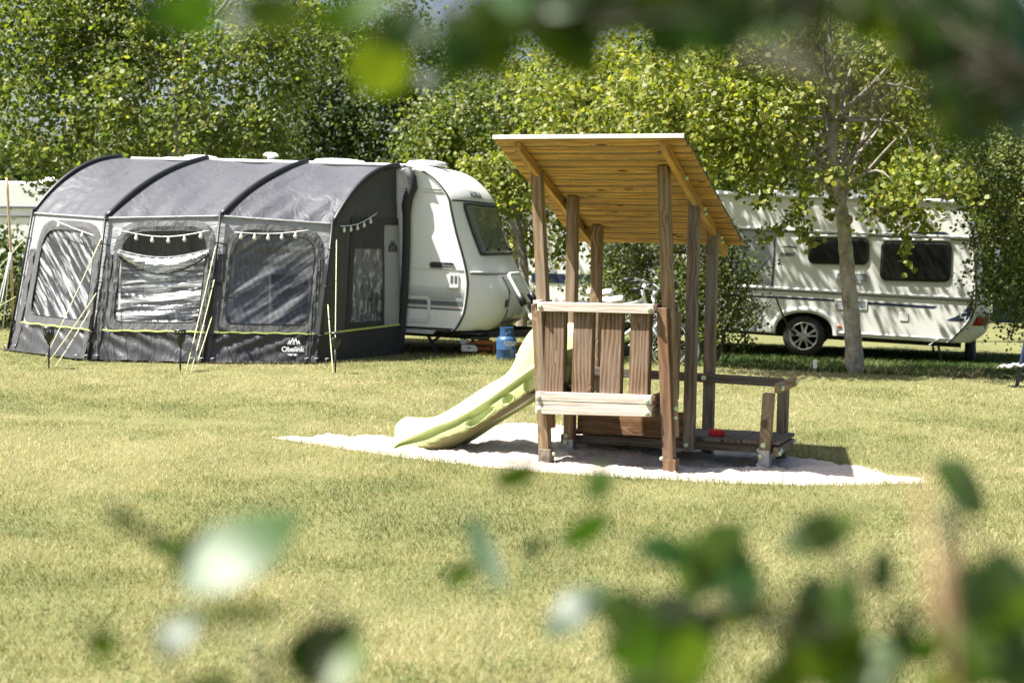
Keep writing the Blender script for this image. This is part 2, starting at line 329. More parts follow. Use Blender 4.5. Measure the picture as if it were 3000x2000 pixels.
    def build(s, name, mats, parent=None, bevel=0., fix=True, solid=0.):
        me = bpy.data.meshes.new(name); me.from_pydata(s.v, [], s.f)
        if not isinstance(mats, (list, tuple)): mats = [mats]
        for m in mats: me.materials.append(M[m] if isinstance(m, str) else m)
        me.polygons.foreach_set('material_index', s.m); me.polygons.foreach_set('use_smooth', s.sm)
        a = me.attributes.new('gr', 'FLOAT_VECTOR', 'POINT'); a.data.foreach_set('vector', np.array(s.g, 'f').ravel())
        me.update()
        o = bpy.data.objects.new(name, me); col.objects.link(o)
        if parent is not None: o.parent = parent
        if solid:
            w = o.modifiers.new('solid', 'SOLIDIFY'); w.thickness = solid
        if bevel:
            w = o.modifiers.new('bevel', 'BEVEL'); w.width = bevel; w.segments = 2; w.limit_method = 'ANGLE'
        return o
def tag(o, label=None, cat=None, group=None, kind=None):
    for k, x in (('label', label), ('category', cat), ('group', group), ('kind', kind)):
        if x: o[k] = x
    return o
def empty(name, loc, rz=0., ry=0., **kw):
    o = bpy.data.objects.new(name, None); col.objects.link(o); o.location = loc; o.rotation_euler = (0, ry, rz); o.empty_display_size = .2
    return tag(o, **kw)
def copy_tree(o, parent=None):
    c = o.copy(); col.objects.link(c); c.parent = parent
    for ch in list(o.children): copy_tree(ch, c)
    return c
def text_mesh(name, s, size, m, parent, origin, xdir, updir, extrude=.0015, shear=0., align='CENTER', space=1., wid=1., offset=0.):
    cu = bpy.data.curves.new(name, 'FONT'); cu.body = s; cu.size = size; cu.extrude = extrude; cu.align_x = align; cu.shear = shear; cu.space_character = space; cu.offset = offset
    t = bpy.data.objects.new(name, cu); col.objects.link(t)
    dg = bpy.context.evaluated_depsgraph_get(); me = bpy.data.meshes.new_from_object(t.evaluated_get(dg)); bpy.data.objects.remove(t)
    me.materials.clear(); me.materials.append(M[m])
    x = V3(xdir).normalized(); u = V3(updir); u = (u - x * u.dot(x)).normalized(); z = x.cross(u); o0 = V3(origin)
    for w in me.vertices: w.co = o0 + x * w.co.x * wid + u * w.co.y + z * w.co.z
    o = bpy.data.objects.new(name, me); col.objects.link(o); o.parent = parent
    return o
def np_polys(name, verts, sizes_k, m, attr=None):            # verts (N,k,3): N polygons of k corners
    N, k, _ = verts.shape; me = bpy.data.meshes.new(name)
    me.vertices.add(N * k); me.vertices.foreach_set('co', verts.astype('f').ravel())
    me.loops.add(N * k); me.loops.foreach_set('vertex_index', np.arange(N * k, dtype='i'))
    me.polygons.add(N); me.polygons.foreach_set('loop_start', np.arange(0, N * k, k, dtype='i'))
    me.update(calc_edges=True); me.materials.append(M[m]); return me
def sstep(x, a, b):
    t = np.clip((np.asarray(x, float) - a) / (b - a), 0, 1); return t * t * (3 - 2 * t)
# ------------------------------------------------------------------ terrain
def crest(x): return 17.95 - .305 * x
SAND = np.array([(-2.05, 11.08), (-1.7, 10.82), (-1.41, 10.59), (-.86, 10.14), (-.25, 9.75), (.17, 9.56), (.6, 9.42), (1.03, 9.34), (1.48, 9.23), (1.93, 9.21), (2.33, 9.27), (2.75, 9.38), (2.95, 9.47),
                 (2.78, 9.66), (2.62, 9.95), (2.50, 10.18), (2.26, 10.40), (2.05, 10.55), (1.55, 10.95), (1.0, 11.35), (.55, 11.62), (.13, 11.70), (-.3, 11.56), (-.62, 11.30), (-.94, 11.17), (-1.06, 11.22), (-1.61, 11.19)])
def in_poly(x, y, pl):
    x = np.asarray(x); y = np.asarray(y); c = np.zeros(x.shape, bool); n = len(pl)
    for i in range(n):
        x1, y1 = pl[i]; x2, y2 = pl[(i + 1) % n]
        k = ((y1 > y) != (y2 > y)) & (x < (x2 - x1) * (y - y1) / (y2 - y1 + 1e-12) + x1); c ^= k
    return c
def poly_dist(x, y, pl):
    d = np.full(np.shape(x), 9.); n = len(pl)
    for i in range(n):
        x1, y1 = pl[i]; x2, y2 = pl[(i + 1) % n]; dx, dy = x2 - x1, y2 - y1
        t = np.clip(((x - x1) * dx + (y - y1) * dy) / (dx * dx + dy * dy + 1e-12), 0, 1)
        d = np.minimum(d, np.hypot(x - x1 - t * dx, y - y1 - t * dy))
    return d
def vnoise(x, y, s, seed=0):                              # smooth value noise
    r = np.random.default_rng(seed).random((64, 64)); u, v = np.asarray(x) * s + 17.3, np.asarray(y) * s + 31.7
    i, j = np.floor(u).astype(int), np.floor(v).astype(int); a, b = u - i, v - j; a = a * a * (3 - 2 * a); b = b * b * (3 - 2 * b)
    g = lambda p, q: r[p % 64, q % 64]
    return (g(i, j) * (1 - a) + g(i + 1, j) * a) * (1 - b) + (g(i, j + 1) * (1 - a) + g(i + 1, j + 1) * a) * b
def hz(x, y):
    x = np.asarray(x, float); y = np.asarray(y, float); d = (y - crest(x)) / 1.045; k = sstep(x, .2, 1.8)
    z = -k * (.44 * sstep(d, .05, .8) - .26 * sstep(d, 1.0, 2.2))
    z = z + k * .05 * sstep(d, -1.5, 0) * (1 - sstep(d, 0, .3))
    ins = in_poly(x, y, SAND); z = z - np.where(ins, .07 * sstep(poly_dist(x, y, SAND), .0, .12), 0)
    return z + .012 * (vnoise(x, y, .9, 3) - .5) * sstep(np.hypot(x - .5, y - 10.3), 2.5, 4)
xs = np.unique(np.concatenate([np.linspace(-120, -12, 30), np.linspace(-12, -3, 60), np.linspace(-3, 3.4, 129), np.linspace(3.4, 9, 60), np.linspace(9, 120, 30)]))
ys = np.unique(np.concatenate([np.linspace(-6, 8.8, 60), np.linspace(8.8, 12.2, 80), np.linspace(12.2, 15.6, 30), np.linspace(15.6, 22, 70), np.linspace(22, 150, 50)]))
X, Y = np.meshgrid(xs, ys); Z = hz(X, Y)
b = MB(); b.grid([[(X[i, j], Y[i, j], Z[i, j]) for j in range(len(xs))] for i in range(len(ys))]); ground = b.build('ground', 'ground'); tag(ground, kind='structure')
# sand pit: lumpy sheet inside the outline
nx, ny = 330, 170
gx, gy = np.meshgrid(np.linspace(-2.1, 3.0, nx), np.linspace(9.15, 11.75, ny))
dist = poly_dist(gx, gy, SAND); ins = in_poly(gx, gy, SAND)
sz = -.035 + .03 * sstep(dist, 0, .12) + .03 * (vnoise(gx, gy, 3.2, 5) - .5) + .034 * (vnoise(gx, gy, 9, 6) - .5) + .026 * (vnoise(gx, gy, 24, 7) - .4) * (vnoise(gx, gy, 6, 9) + .2) + .008 * vnoise(gx, gy, 38, 8) + .005 * vnoise(gx, gy, 62, 12)
sz += .05 * np.exp(-((gx - .55) ** 2 + (gy - 10.95) ** 2) / .5) - .05 * np.exp(-((gx - 1.2) ** 2 / .5 + (gy - 10.05) ** 2 / .03)) + .05 * np.exp(-((gx - .1) ** 2 / .35 + (gy - 11.4) ** 2 / .05))
sz = np.where(dist < .06, np.minimum(sz, -.02 + .25 * dist), sz)
def sand_z(x, y):
    i = int(np.clip((y - 9.15) / (11.75 - 9.15) * (ny - 1), 0, ny - 1)); j = int(np.clip((x + 2.1) / 5.1 * (nx - 1), 0, nx - 1)); return float(sz[i, j])
b = MB(); b.v = [(gx[i, j], gy[i, j], sz[i, j]) for i in range(ny) for j in range(nx)]; b.g = b.v
keep = ins | (dist < .03)
for i in range(ny - 1):
    for j in range(nx - 1):
        if keep[i, j] and keep[i + 1, j] and keep[i, j + 1] and keep[i + 1, j + 1]:
            b.f.append([i * nx + j, i * nx + j + 1, (i + 1) * nx + j + 1, (i + 1) * nx + j]); b.m.append(0); b.sm.append(True)
sand = b.build('sand', 'sand'); tag(sand, kind='structure')
b = MB()                                                   # crumbs and clods of sand
for _ in range(700):
    for _t in range(20):
        x, y = random.uniform(-2, 2.9), random.uniform(9.2, 11.7)
        if in_poly(x, y, SAND) and poly_dist(x, y, SAND) < random.choice((.15, .3, .9)): break
    else: continue
    r = random.uniform(.003, .008) * (1.6 if random.random() < .08 else 1)
    k = len(b.v); b.lathe((0, 0, 0), [(0, -1), (.8, -.5), (1, .1), (.6, .8), (0, 1)], 6)
    q = Matrix.Rotation(random.uniform(0, 6.28), 3, 'Z') @ Matrix.Rotation(random.uniform(-.6, .6), 3, 'X'); zz = sand_z(x, y)
    b.v[k:] = [tuple(q @ V3((a * r * random.uniform(.8, 1.2), c * r, e * r * .75)) + V3((x, y, zz + r * .3))) for a, c, e in b.v[k:]]
tag(b.build('sand_clods', 'pebble'), kind='stuff')
# ------------------------------------------------------------------ grass
BLOCK = []                                                 # footprints without grass
def blades(name, x, y, h, w, lean, m, dry, curl=.5):
    N = len(x); z = hz(x, y); a = rng.random(N) * 2 * np.pi; la = rng.random(N) * 2 * np.pi; ln = lean * (0.25 + rng.random(N))
    t = np.stack([np.cos(a), np.sin(a), np.zeros(N)], 1); d = np.stack([np.cos(la), np.sin(la), np.zeros(N)], 1)
    base = np.stack([x, y, z - .006], 1); up = np.array([0, 0, 1.])
    mid = base + up * (h * .55)[:, None] + d * (ln * h * .35)[:, None]; tip = base + up * (h * (1 - .25 * ln * curl))[:, None] + d * (ln * h * 1.0)[:, None]
    ww = (w * .5)[:, None]; v = np.empty((N, 5, 3))
    v[:, 0] = base - t * ww; v[:, 1] = base + t * ww; v[:, 2] = mid + t * ww * .8; v[:, 3] = tip; v[:, 4] = mid - t * ww * .8
    me = bpy.data.meshes.new(name); me.vertices.add(N * 5); me.vertices.foreach_set('co', v.astype('f').ravel())
    li = (np.arange(N)[:, None] * 5 + np.array([0, 1, 2, 4, 4, 2, 3])[None]).astype('i').ravel()
    me.loops.add(N * 7); me.loops.foreach_set('vertex_index', li); me.polygons.add(N * 2)
    me.polygons.foreach_set('loop_start', (np.arange(N)[:, None] * 7 + np.array([0, 4])[None]).astype('i').ravel())
    me.update(calc_edges=True); me.materials.append(M[m])
    at_ = me.attributes.new('dry', 'FLOAT', 'POINT'); at_.data.foreach_set('value', np.repeat(dry, 5).astype('f'))
    o = bpy.data.objects.new(name, me); col.objects.link(o); tag(o, kind='stuff'); return o
def scatter(y0, y1, dens, halfw):
    n = int(dens * (y1 - y0) * halfw(.5 * (y0 + y1)) * 2); y = rng.uniform(y0, y1, n); x = rng.uniform(-1, 1, n) * halfw(y)
    return x, y
hw = lambda y: np.asarray(y) * .375 + .35
parts = [scatter(a, c, q, hw) for a, c, q in ((3.9, 6, 6000), (6, 8, 5400), (8, 10, 4400), (10, 12.5, 3000), (12.5, 15.5, 2000), (15.5, 19.6, 1200), (19.6, 26, 330), (26, 40, 110))]
x = np.concatenate([p[0] for p in parts]); y = np.concatenate([p[1] for p in parts])
ok = ~(in_poly(x, y, SAND) & (poly_dist(x, y, SAND) > .01 + .10 * rng.random(len(x)) ** 2 + .16 * np.clip(vnoise(x, y, 3.5, 51) - .55, 0, 1))); d = (y - crest(x)) / 1.045
ok &= ~((x > 1.0) & (d > .12)); x, y = x[ok], y[ok]
far = np.clip(y / 9., 1, 3.2); N = len(x)
edge = np.where(poly_dist(x, y, SAND) < .10, 1.35, 1.)
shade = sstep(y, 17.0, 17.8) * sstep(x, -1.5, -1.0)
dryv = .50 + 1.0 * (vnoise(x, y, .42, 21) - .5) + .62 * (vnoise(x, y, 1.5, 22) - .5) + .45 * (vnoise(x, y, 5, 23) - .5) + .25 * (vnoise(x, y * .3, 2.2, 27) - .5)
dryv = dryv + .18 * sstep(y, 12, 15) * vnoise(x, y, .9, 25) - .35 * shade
worn = np.exp(-((y - 11.35 + .12 * x) ** 2) / .03) * sstep(-x, 1.2, 2.2)
dryv = dryv + .5 * worn
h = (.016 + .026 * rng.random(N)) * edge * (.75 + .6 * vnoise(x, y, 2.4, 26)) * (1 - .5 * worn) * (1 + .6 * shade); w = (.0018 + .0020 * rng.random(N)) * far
blades('lawn_grass', x, y, h, w, .8 + .4 * rng.random(N), 'grass', dryv)
xb, yb = scatter(15.5, 27, 1150, lambda y: np.asarray(y) * .2); xb = np.abs(xb) * 2.1 + .9
d = (yb - crest(xb)) / 1.045; ok = (d > .0) & (d < 7); xb, yb, d = xb[ok], yb[ok], d[ok]
N = len(xb); blades('bank_grass', xb, yb, (.05 + .08 * rng.random(N)) * (1 - .3 * sstep(d, 2, 3)), .010 + .006 * rng.random(N), 1.0 + .5 * rng.random(N), 'grass_lush_shaded', .8 * vnoise(xb, yb, 1.1, 31))
cl_v = []
for _ in range(420):
    cy_ = random.uniform(4.2, 17); cx_ = random.uniform(-1, 1) * (cy_ * .37 + .2)
    if in_poly(cx_, cy_, SAND) or (cx_ > .5 and cy_ > crest(cx_) - .1): continue
    for _k in range(random.randint(8, 40)):
        px_, py_ = random.gauss(cx_, .07), random.gauss(cy_, .07); a_ = random.uniform(0, 6.28); z_ = float(hz(px_, py_)) + random.uniform(.012, .034); r_ = random.uniform(.005, .010)
        for k3 in range(3):
            b_ = a_ + k3 * 2.09; cl_v.append([(px_, py_, z_), (px_ + r_ * math.cos(b_ - .5), py_ + r_ * math.sin(b_ - .5), z_ + .002), (px_ + 1.5 * r_ * math.cos(b_), py_ + 1.5 * r_ * math.sin(b_), z_ + .003), (px_ + r_ * math.cos(b_ + .5), py_ + r_ * math.sin(b_ + .5), z_ + .002)])
o = bpy.data.objects.new('lawn_clover', np_polys('lawn_clover', np.array(cl_v), 4, 'clover')); col.objects.link(o); tag(o, kind='stuff')
xt, yt = [], []
for _ in range(130):
    cx_ = random.uniform(1.3, 7.0); cy_ = crest(cx_) + random.uniform(.25, .95); k = random.randint(60, 160)
    xt.append(rng.normal(cx_, .13, k)); yt.append(rng.normal(cy_, .09, k))
xt, yt = np.concatenate(xt), np.concatenate(yt); N = len(xt)
blades('dry_grass_tufts', xt, yt, .10 + .16 * rng.random(N), .006 + .005 * rng.random(N), 1.5 + .8 * rng.random(N), 'grass_dry', .15 + .8 * vnoise(xt, yt, 1.4, 33), .9)

# ------------------------------------------------------------------ playhouse
TH = R(23); PO = (.195, 9.913, 0)
ph = empty('playhouse', PO, -TH, label='wooden play tower with sloping plank roof, pale green slide and low bench deck', cat='playhouse')
zr = lambda bb: 2.235 - .412 * (bb + .25)                   # underside of the roof boards
def wd(name, m, f, bev=.004):
    b = MB(); f(b); return b.build(name, m, ph, bev)
def cap_on(par, p, nrm, r=.0165):
    b = MB(); b.lathe((0, 0, 0), [(r * 1.0, -.002), (r * 1.02, .006), (r * .9, .013), (r * .55, .0185), (0, .0205)], 14, nrm)
    o = b.build('bolt_cap', 'bolt', par); o.location = p; return o
S = .077
# roof
b = MB(); k = 17; L = 1.67 / k
for i in range(k):
    b0 = -.25 + i * L; b1 = b0 + L - .015; a0, a1 = -.266 + random.uniform(-.004, .004), 1.078 + random.uniform(-.004, .004); j = random.uniform(-.0015, .0015)
    b.hexa([(a0, b0, zr(b0) + j), (a1, b0, zr(b0) - .006 + j), (a1, b1, zr(b1) - .006 + j), (a0, b1, zr(b1) + j), (a0, b0, zr(b0) + .020), (a1, b0, zr(b0) + .014), (a1, b1, zr(b1) + .014), (a0, b1, zr(b1) + .020)])
roof = b.build('roof', 'wood_honey', ph, .003)
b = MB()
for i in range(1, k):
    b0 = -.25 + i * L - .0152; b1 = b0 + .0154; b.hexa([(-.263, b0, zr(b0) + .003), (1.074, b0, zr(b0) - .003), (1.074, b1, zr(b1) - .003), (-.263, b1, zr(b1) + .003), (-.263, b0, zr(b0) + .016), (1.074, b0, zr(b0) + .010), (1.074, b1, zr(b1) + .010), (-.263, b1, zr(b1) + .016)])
b.build('roof_seam_shade', 'felt', roof)  # dark strips that draw the shade between the roof boards
b = MB(); e = (-.25 - .004, -.25 + k * L + .01)
b.hexa([(-.269, e[0], zr(e[0]) + .0225), (1.081, e[0], zr(e[0]) + .0165), (1.081, e[1], zr(e[1]) + .0165), (-.269, e[1], zr(e[1]) + .0225), (-.269, e[0], zr(e[0]) + .030), (1.081, e[0], zr(e[0]) + .024), (1.081, e[1], zr(e[1]) + .024), (-.269, e[1], zr(e[1]) + .030)])
b.build('roofing_felt', 'felt', roof)
b = MB(); b.hexa([(-.269, -.272, 2.243), (1.081, -.272, 2.237), (1.081, -.2555, 2.237), (-.269, -.2555, 2.243), (-.269, -.272, 2.272), (1.081, -.272, 2.266), (1.081, -.2555, 2.266), (-.269, -.2555, 2.272)]); b.build('roof_edge', 'edge', roof, .002)
for a0, e1 in ((-.121, 1.36), (.911, 1.43)):
    o = wd('rafter', 'wood_honey', lambda b: b.hexa([(a0, -.23, zr(-.23) - .072), (a0 + .045, -.23, zr(-.23) - .072), (a0 + .045, e1, zr(e1) - .078), (a0, e1, zr(e1) - .078), (a0, -.23, zr(-.23) - .003), (a0 + .045, -.23, zr(-.23) - .003), (a0 + .045, e1, zr(e1) - .008), (a0, e1, zr(e1) - .008)]))
    if a0 > 0:
        for q in (.22, .70, .735, 1.19, 1.225): cap_on(o, (a0 + .046, q, zr(q) - .035 - (.02 if q in (.735, 1.225) else 0)), (1, 0, 0), .015)
    else:
        for q in (.69, 1.2): cap_on(o, (a0 + .046, q, zr(q) - .035), (1, 0, 0), .014)
# posts
def post(name, m, p0, p1, w=S, dpt=S, gable=True):
    b = MB(); x0, y0, z0 = p0; x1, y1, z1 = p1; s = .428 * dpt if gable else 0
    b.hexa([(x0 - w / 2, y0 - dpt / 2, z0), (x0 + w / 2, y0 - dpt / 2, z0), (x0 + w / 2, y0 + dpt / 2, z0), (x0 - w / 2, y0 + dpt / 2, z0), (x1 - w / 2, y1 - dpt / 2, z1 + s / 2), (x1 + w / 2, y1 - dpt / 2, z1 + s / 2), (x1 + w / 2, y1 + dpt / 2, z1 - s / 2), (x1 - w / 2, y1 + dpt / 2, z1 - s / 2)])
    return b.build(name, m, ph, .005)
fl = post('tall_post', 'wood_post', (.018, .163, .235), (-.112, .163, zr(.163) - .012))
fr_ = post('tall_post', 'wood_post', (.940, .125, .24), (.830, .125, zr(.125) - .015))
ml = post('tall_post', 'wood_post', (.012, .60, -.03), (0, .60, zr(.6) - .01))
mr = post('tall_post', 'wood_greybrown', (.925, .60, .082), (.917, .60, zr(.6) - .015))
bl = post('tall_post', 'wood_post', (.02, 1.10, -.08), (.015, 1.10, zr(1.1) - .01))
br = post('tall_post', 'wood_greybrown', (.928, 1.10, -.06), (.922, 1.10, zr(1.1) - .015))
sl_ = post('short_post', 'wood_post', (.028, .098, -.06), (-.060, .098, 1.112), gable=False)
sr_ = post('short_post', 'wood_red', (.945, .088, -.06), (.862, .088, 1.122), gable=False)
for o, x, z in ((sl_, .028, 0), (sr_, .944, 0)):
    b = MB(); b.box((x - .044, .092 - .044, -.05), (x + .044, .092 + .046, .095)); b.build('post_sleeve', 'wood_greybrown' if o is sl_ else 'wood_red', o, .004)
cap_on(sl_, (.078, .085, .06), (1, 0, 0), .014); cap_on(sr_, (.886, .085, .09), (-1, 0, 0), .014)
b = MB(); b.box((.012 - .041, .60 - .041, -.05), (.012 + .041, .60 + .041, .10)); o = b.build('post_anchor', 'metal', ml, .003); cap_on(o, (.0, .558, .075), (0, -1, 0), .017)
b = MB(); b.tube([(.09, 1.0, -.06), (.085, 1.0, .06)], [.05, .046], 12); b.build('stump', 'wood_red', bl)
# front rails and boards
t3 = .024
def rail(z0, z1, m='wood_pale', y0=0., y1=.035, tl=0., a0=-.026, a1=.822):
    return wd('rail', m, lambda b: b.hexa([(a0, y0, z0), (a1, y0, z0 + tl), (a1, y1, z0 + tl), (a0, y1, z0), (a0, y0, z1), (a1, y0, z1 + tl), (a1, y1, z1 + tl), (a0, y1, z1)]))
o = rail(1.069, 1.134, tl=.012)
for a in (-.004, .795): cap_on(o, (a, -.001, 1.103 + .012 * a), (0, -1, 0), .017)
o = rail(.442, .504, tl=.024)
for a in (-.003, .792): cap_on(o, (a, -.001, .468 + .024 * a), (0, -1, 0), .0165)
o = rail(.348, .406, tl=.034)
for a in (-.003, .792): cap_on(o, (a, -.001, .378 + .034 * a), (0, -1, 0), .0165)
for a0, w in ((.022, .146), (.231, .144), (.438, .150), (.648, .140)):
    wd('wall_board', 'wood_board', lambda b: b.hexa([(a0 - .003, .037, .43), (a0 + w - .004, .037, .435), (a0 + w - .004, .108, .435), (a0 - .003, .108, .43), (a0, .037, 1.125), (a0 + w, .037, 1.125), (a0 + w, .108, 1.125), (a0, .108, 1.125)]))
# side rails (left ends show, right side seen edge-on)
for z0, z1 in ((1.072, 1.135), (.450, .512), (.368, .430)):
    wd('side_rail', 'wood_board', lambda b: b.box((.79, .0455, z0 + .01), (.832, .555, z1 + .01)))
wd('side_rail', 'wood_pale', lambda b: b.box((-.078, .046, 1.1145), (-.028, .30, 1.142)))
for y0 in (.20, .33, .46):
    wd('wall_board', 'wood_board', lambda b: b.box((.83, y0, .45), (.858, y0 + .09, 1.08)))
# platform floor
for i in range(5): wd('floor_board', 'wood_pale' if i == 0 else 'wood_board', lambda b: b.hexa([(-.024, .002 + i * .112, .409), (.822, .002 + i * .112, .434), (.822, .108 + i * .112, .434), (-.024, .108 + i * .112, .409), (-.024, .002 + i * .112, .440), (.822, .002 + i * .112, .463), (.822, .108 + i * .112, .463), (-.024, .108 + i * .112, .440)]))
wd('back_panel', 'wood_red', lambda b: b.box((.054, .645, .148), (.885, .67, .345)))
# bench deck
def lrail(name, m, a0, a1, y0, y1, z0, z1, tl=0.): return wd(name, m, lambda b: b.hexa([(a0, y0, z0), (a1, y0, z0 + tl), (a1, y1, z0 + tl), (a0, y1, z0), (a0, y0, z1), (a1, y0, z1 + tl), (a1, y1, z1 + tl), (a0, y1, z1)]))
o = lrail('deck_beam', 'wood_dark', -.075, 1.53, .641, .675, .060, .122, .040)
lrail('deck_beam', 'wood_dark', -.075, 1.53, 1.02, 1.058, .060, .122, .040)
cap_on(mr, (.915, .561, .125), (0, -1, 0)); cap_on(ml, (.004, .561, .125), (0, -1, 0))
nb = 12
for i in range(nb):
    a0 = -.06 + i * .1367; zz = .128 + .040 * (a0 + .07) / 1.6
    wd('deck_board', 'wood_dark', lambda b: b.box((a0, .665 if a0 < 1. else .60, zz), (a0 + .129, 1.056 if a0 > .86 and a0 < .99 else 1.12, zz + .026)))
lrail('deck_end_rail', 'wood_board', 1.53, 1.568, .60, 1.13, .085, .15)
og = post('outer_post', 'wood_post', (1.475, .60, .13), (1.490, .60, .526), gable=False, w=.075)
b = MB(); b.box((1.437, .562, -.05), (1.513, .638, .1295)); o = b.build('post_anchor', 'metal', og, .003)
cap_on(og, (1.470, .561, .165), (0, -1, 0), .019); cap_on(o, (1.452, .561, .085), (0, -1, 0), .017); cap_on(o, (1.436, .60, .12), (-1, 0, 0), .015); cap_on(o, (1.436, .60, .02), (-1, 0, 0), .015)
o2 = post('outer_post', 'wood_greybrown', (1.482, 1.11, -.05), (1.482, 1.11, .522), gable=False, w=.075); cap_on(o2, (1.47, 1.07, .04), (0, -1, 0), .015)
o = lrail('hand_rail', 'wood_dark', -.03, 1.50, 1.023, 1.059, .535, .600, -.004); cap_on(o, (.905, 1.022, .567), (0, -1, 0), .019); cap_on(o, (.02, 1.022, .565), (0, -1, 0), .017)
o = lrail('end_rail', 'wood_post', 1.532, 1.572, .575, 1.15, .533, .600)
for y_ in (.62, 1.10): cap_on(o, (1.573, y_, .565), (1, 0, 0), .018)
for y_, z_ in ((.62, .105), (.66, .12), (1.09, .12), (1.12, .13)): cap_on(o, (1.569, y_, z_), (1, 0, 0), .017)
for q in (.44, .375): cap_on(sr_, (.957, .10, q), (1, 0, 0), .0165)
cap_on(fr_, (.962, .13, .43), (1, 0, 0), .0165)
# slide (runs out to the left)
path = [(.19, .545), (.02, .535), (-.09, .50), (-.20, .43), (-.31, .345), (-.51, .225), (-.72, .125), (-.90, .070), (-1.05, .050), (-1.22, .045), (-1.32, .02), (-1.36, -.03)]
rimn = [(.19, .80), (.02, .735), (-.105, .668), (-.21, .593), (-.311, .519), (-.514, .374), (-.722, .253), (-.87, .195), (-.99, .140), (-1.12, .076), (-1.20, .03), (-1.24, -.03)]
rimf = [(.16, .955), (-.10, .945), (-.27, .905), (-.37, .77), (-.47, .57), (-.70, .42), (-.917, .275), (-1.07, .192), (-1.2, .172), (-1.325, .167), (-1.41, .10), (-1.415, -.03)]
botn = [(.15, .50), (.0, .49), (-.094, .470), (-.20, .400), (-.307, .331), (-.511, .203), (-.66, .10), (-.75, .04), (-.88, -.03), (-1.02, -.03), (-1.15, -.03), (-1.22, -.04)]
yn, yf = .155, .555
b = MB()
def refine(pl, n=6):                                      # Catmull-Rom
    out = []
    for i in range(len(pl) - 1):
        p0, p1, p2, p3 = (np.array(pl[max(i - 1, 0)]), np.array(pl[i]), np.array(pl[i + 1]), np.array(pl[min(i + 2, len(pl) - 1)]))
        for j in range(n):
            t = j / n; out.append(.5 * ((2 * p1) + (-p0 + p2) * t + (2 * p0 - 5 * p1 + 4 * p2 - p3) * t * t + (-p0 + 3 * p1 - 3 * p2 + p3) * t ** 3))
    out.append(np.array(pl[-1])); return out
pc, rn, rf, bn = (refine(q, 18) for q in (path, rimn, rimf, botn))
HOLES = [[np.array(p) for p in pl] for pl in ([(-.176, .53), (-.155, .575), (-.11, .593), (-.065, .57), (-.075, .51), (-.12, .47), (-.16, .475)], [(-.335, .424), (-.325, .45), (-.297, .46), (-.262, .445), (-.262, .415), (-.295, .385), (-.325, .385)], [(-.62, .225), (-.575, .285), (-.50, .345), (-.45, .357), (-.412, .338), (-.46, .29), (-.54, .222), (-.595, .198)])]
HP = [np.array([np.array(p) for p in refine([pl[-1]] + pl + [pl[0], pl[1]], 5)[5:-5]]) for pl in HOLES]
def hollow(p):
    for pl in HP:
        sgn = 1 if in_poly(np.array(p[0]), np.array(p[1]), pl) else -1; d = float(poly_dist(np.array(p[0]), np.array(p[1]), pl)) * sgn
        if d > -.012: return .034 * float(sstep(d, -.001, .009)) - (.006 if -.012 < d < 0 else 0)
    return 0.
TW = [k / 46 * .62 for k in range(1, 47)]
rows = []; dirt = []
for c, r0, r1, b0 in zip(pc, rn, rf, bn):
    L3 = lambda p, y_: (float(p[0]), y_, float(p[1]))
    tc = .24 + .22 * (1 - float(sstep(b0[1], -.02, .24))); curl = lambda t: .10 * max(0, 1 - t / tc) ** 1.5
    row = [L3(b0, yn + .14), L3(b0, yn + .102)]
    for t in TW:
        p = b0 * (1 - t) + r0 * t; row.append(L3(p, yn + curl(t) - .008 * math.sin(math.pi * t) + hollow(p)))
    row += [L3(b0 * .36 + r0 * .64, yn + .030), L3(b0 * .17 + r0 * .83, yn + .034), L3(b0 * .15 + r0 * .85, yn - .012), L3(r0, yn - .014), L3(r0 + np.array((0, .012)), yn + .004), L3(r0 + np.array((0, .006)), yn + .022)]
    row += [L3(r0 * (1 - t) + c * t, yn + .022 + .055 * t * t) for t in (.35, .7)]
    row += [L3(c, yn + .10), L3(c, .5 * (yn + yf)), L3(c, yf - .10)]
    row += [L3(r1 * t + c * (1 - t), yf - .022 - .055 * (1 - t) ** 2) for t in (.3, .65)]
    row += [L3(r1 + np.array((0, .004)), yf - .016), L3(r1 + np.array((0, .010)), yf), L3(r1, yf + .014), L3(b0 * .5 + r1 * .5, yf + .012), L3(b0, yf)]
    rows.append(row); foot = 1 - float(sstep(b0[1], -.02, .22)); reach = .32 + .40 * foot
    dirt += [1.25, 1.25] + [max(0, 1.25 - 1.1 * t / reach) + .10 for t in TW] + [.1] * (len(row) - 2 - len(TW))
b.grid(rows); slide = b.build('slide', 'slide', ph)
at_ = slide.data.attributes.new('dirt', 'FLOAT', 'POINT'); at_.data.foreach_set('value', np.array(dirt, 'f'))
# toy on the deck
b = MB(); n = 40
for rr, z0, z1 in ((1., 0, .028), (.86, .028, .04)):
    pts = [((.058 + .006 * math.cos(9 * t)) * rr * math.cos(t), (.058 + .006 * math.cos(9 * t)) * rr * math.sin(t), z0) for t in [2 * math.pi * i / n for i in range(n)]]
    b.prism(pts, (0, 0, z1 - z0), 0, False)
o = b.build('sand_mould', 'red_toy', None, .003)
pm = Matrix.Translation(PO) @ Matrix.Rotation(-TH, 4, 'Z'); o.location = pm @ V3((1.085, .76, .184)); tag(o, 'small red scalloped sand mould left on the dark bench deck', 'toy')
# ------------------------------------------------------------------ caravan with the awning
C1 = V3((-1.47, 19.0, 0)); PH1 = R(14); T1 = .022; WID = 2.15
cv = empty('caravan', C1, -PH1, T1, label='white caravan with sloping front window, its side hidden by a grey awning', cat='caravan')
def un(u, z, t=T1): return (u - t * z, z + t * u)
def U(*p): return un(*p)
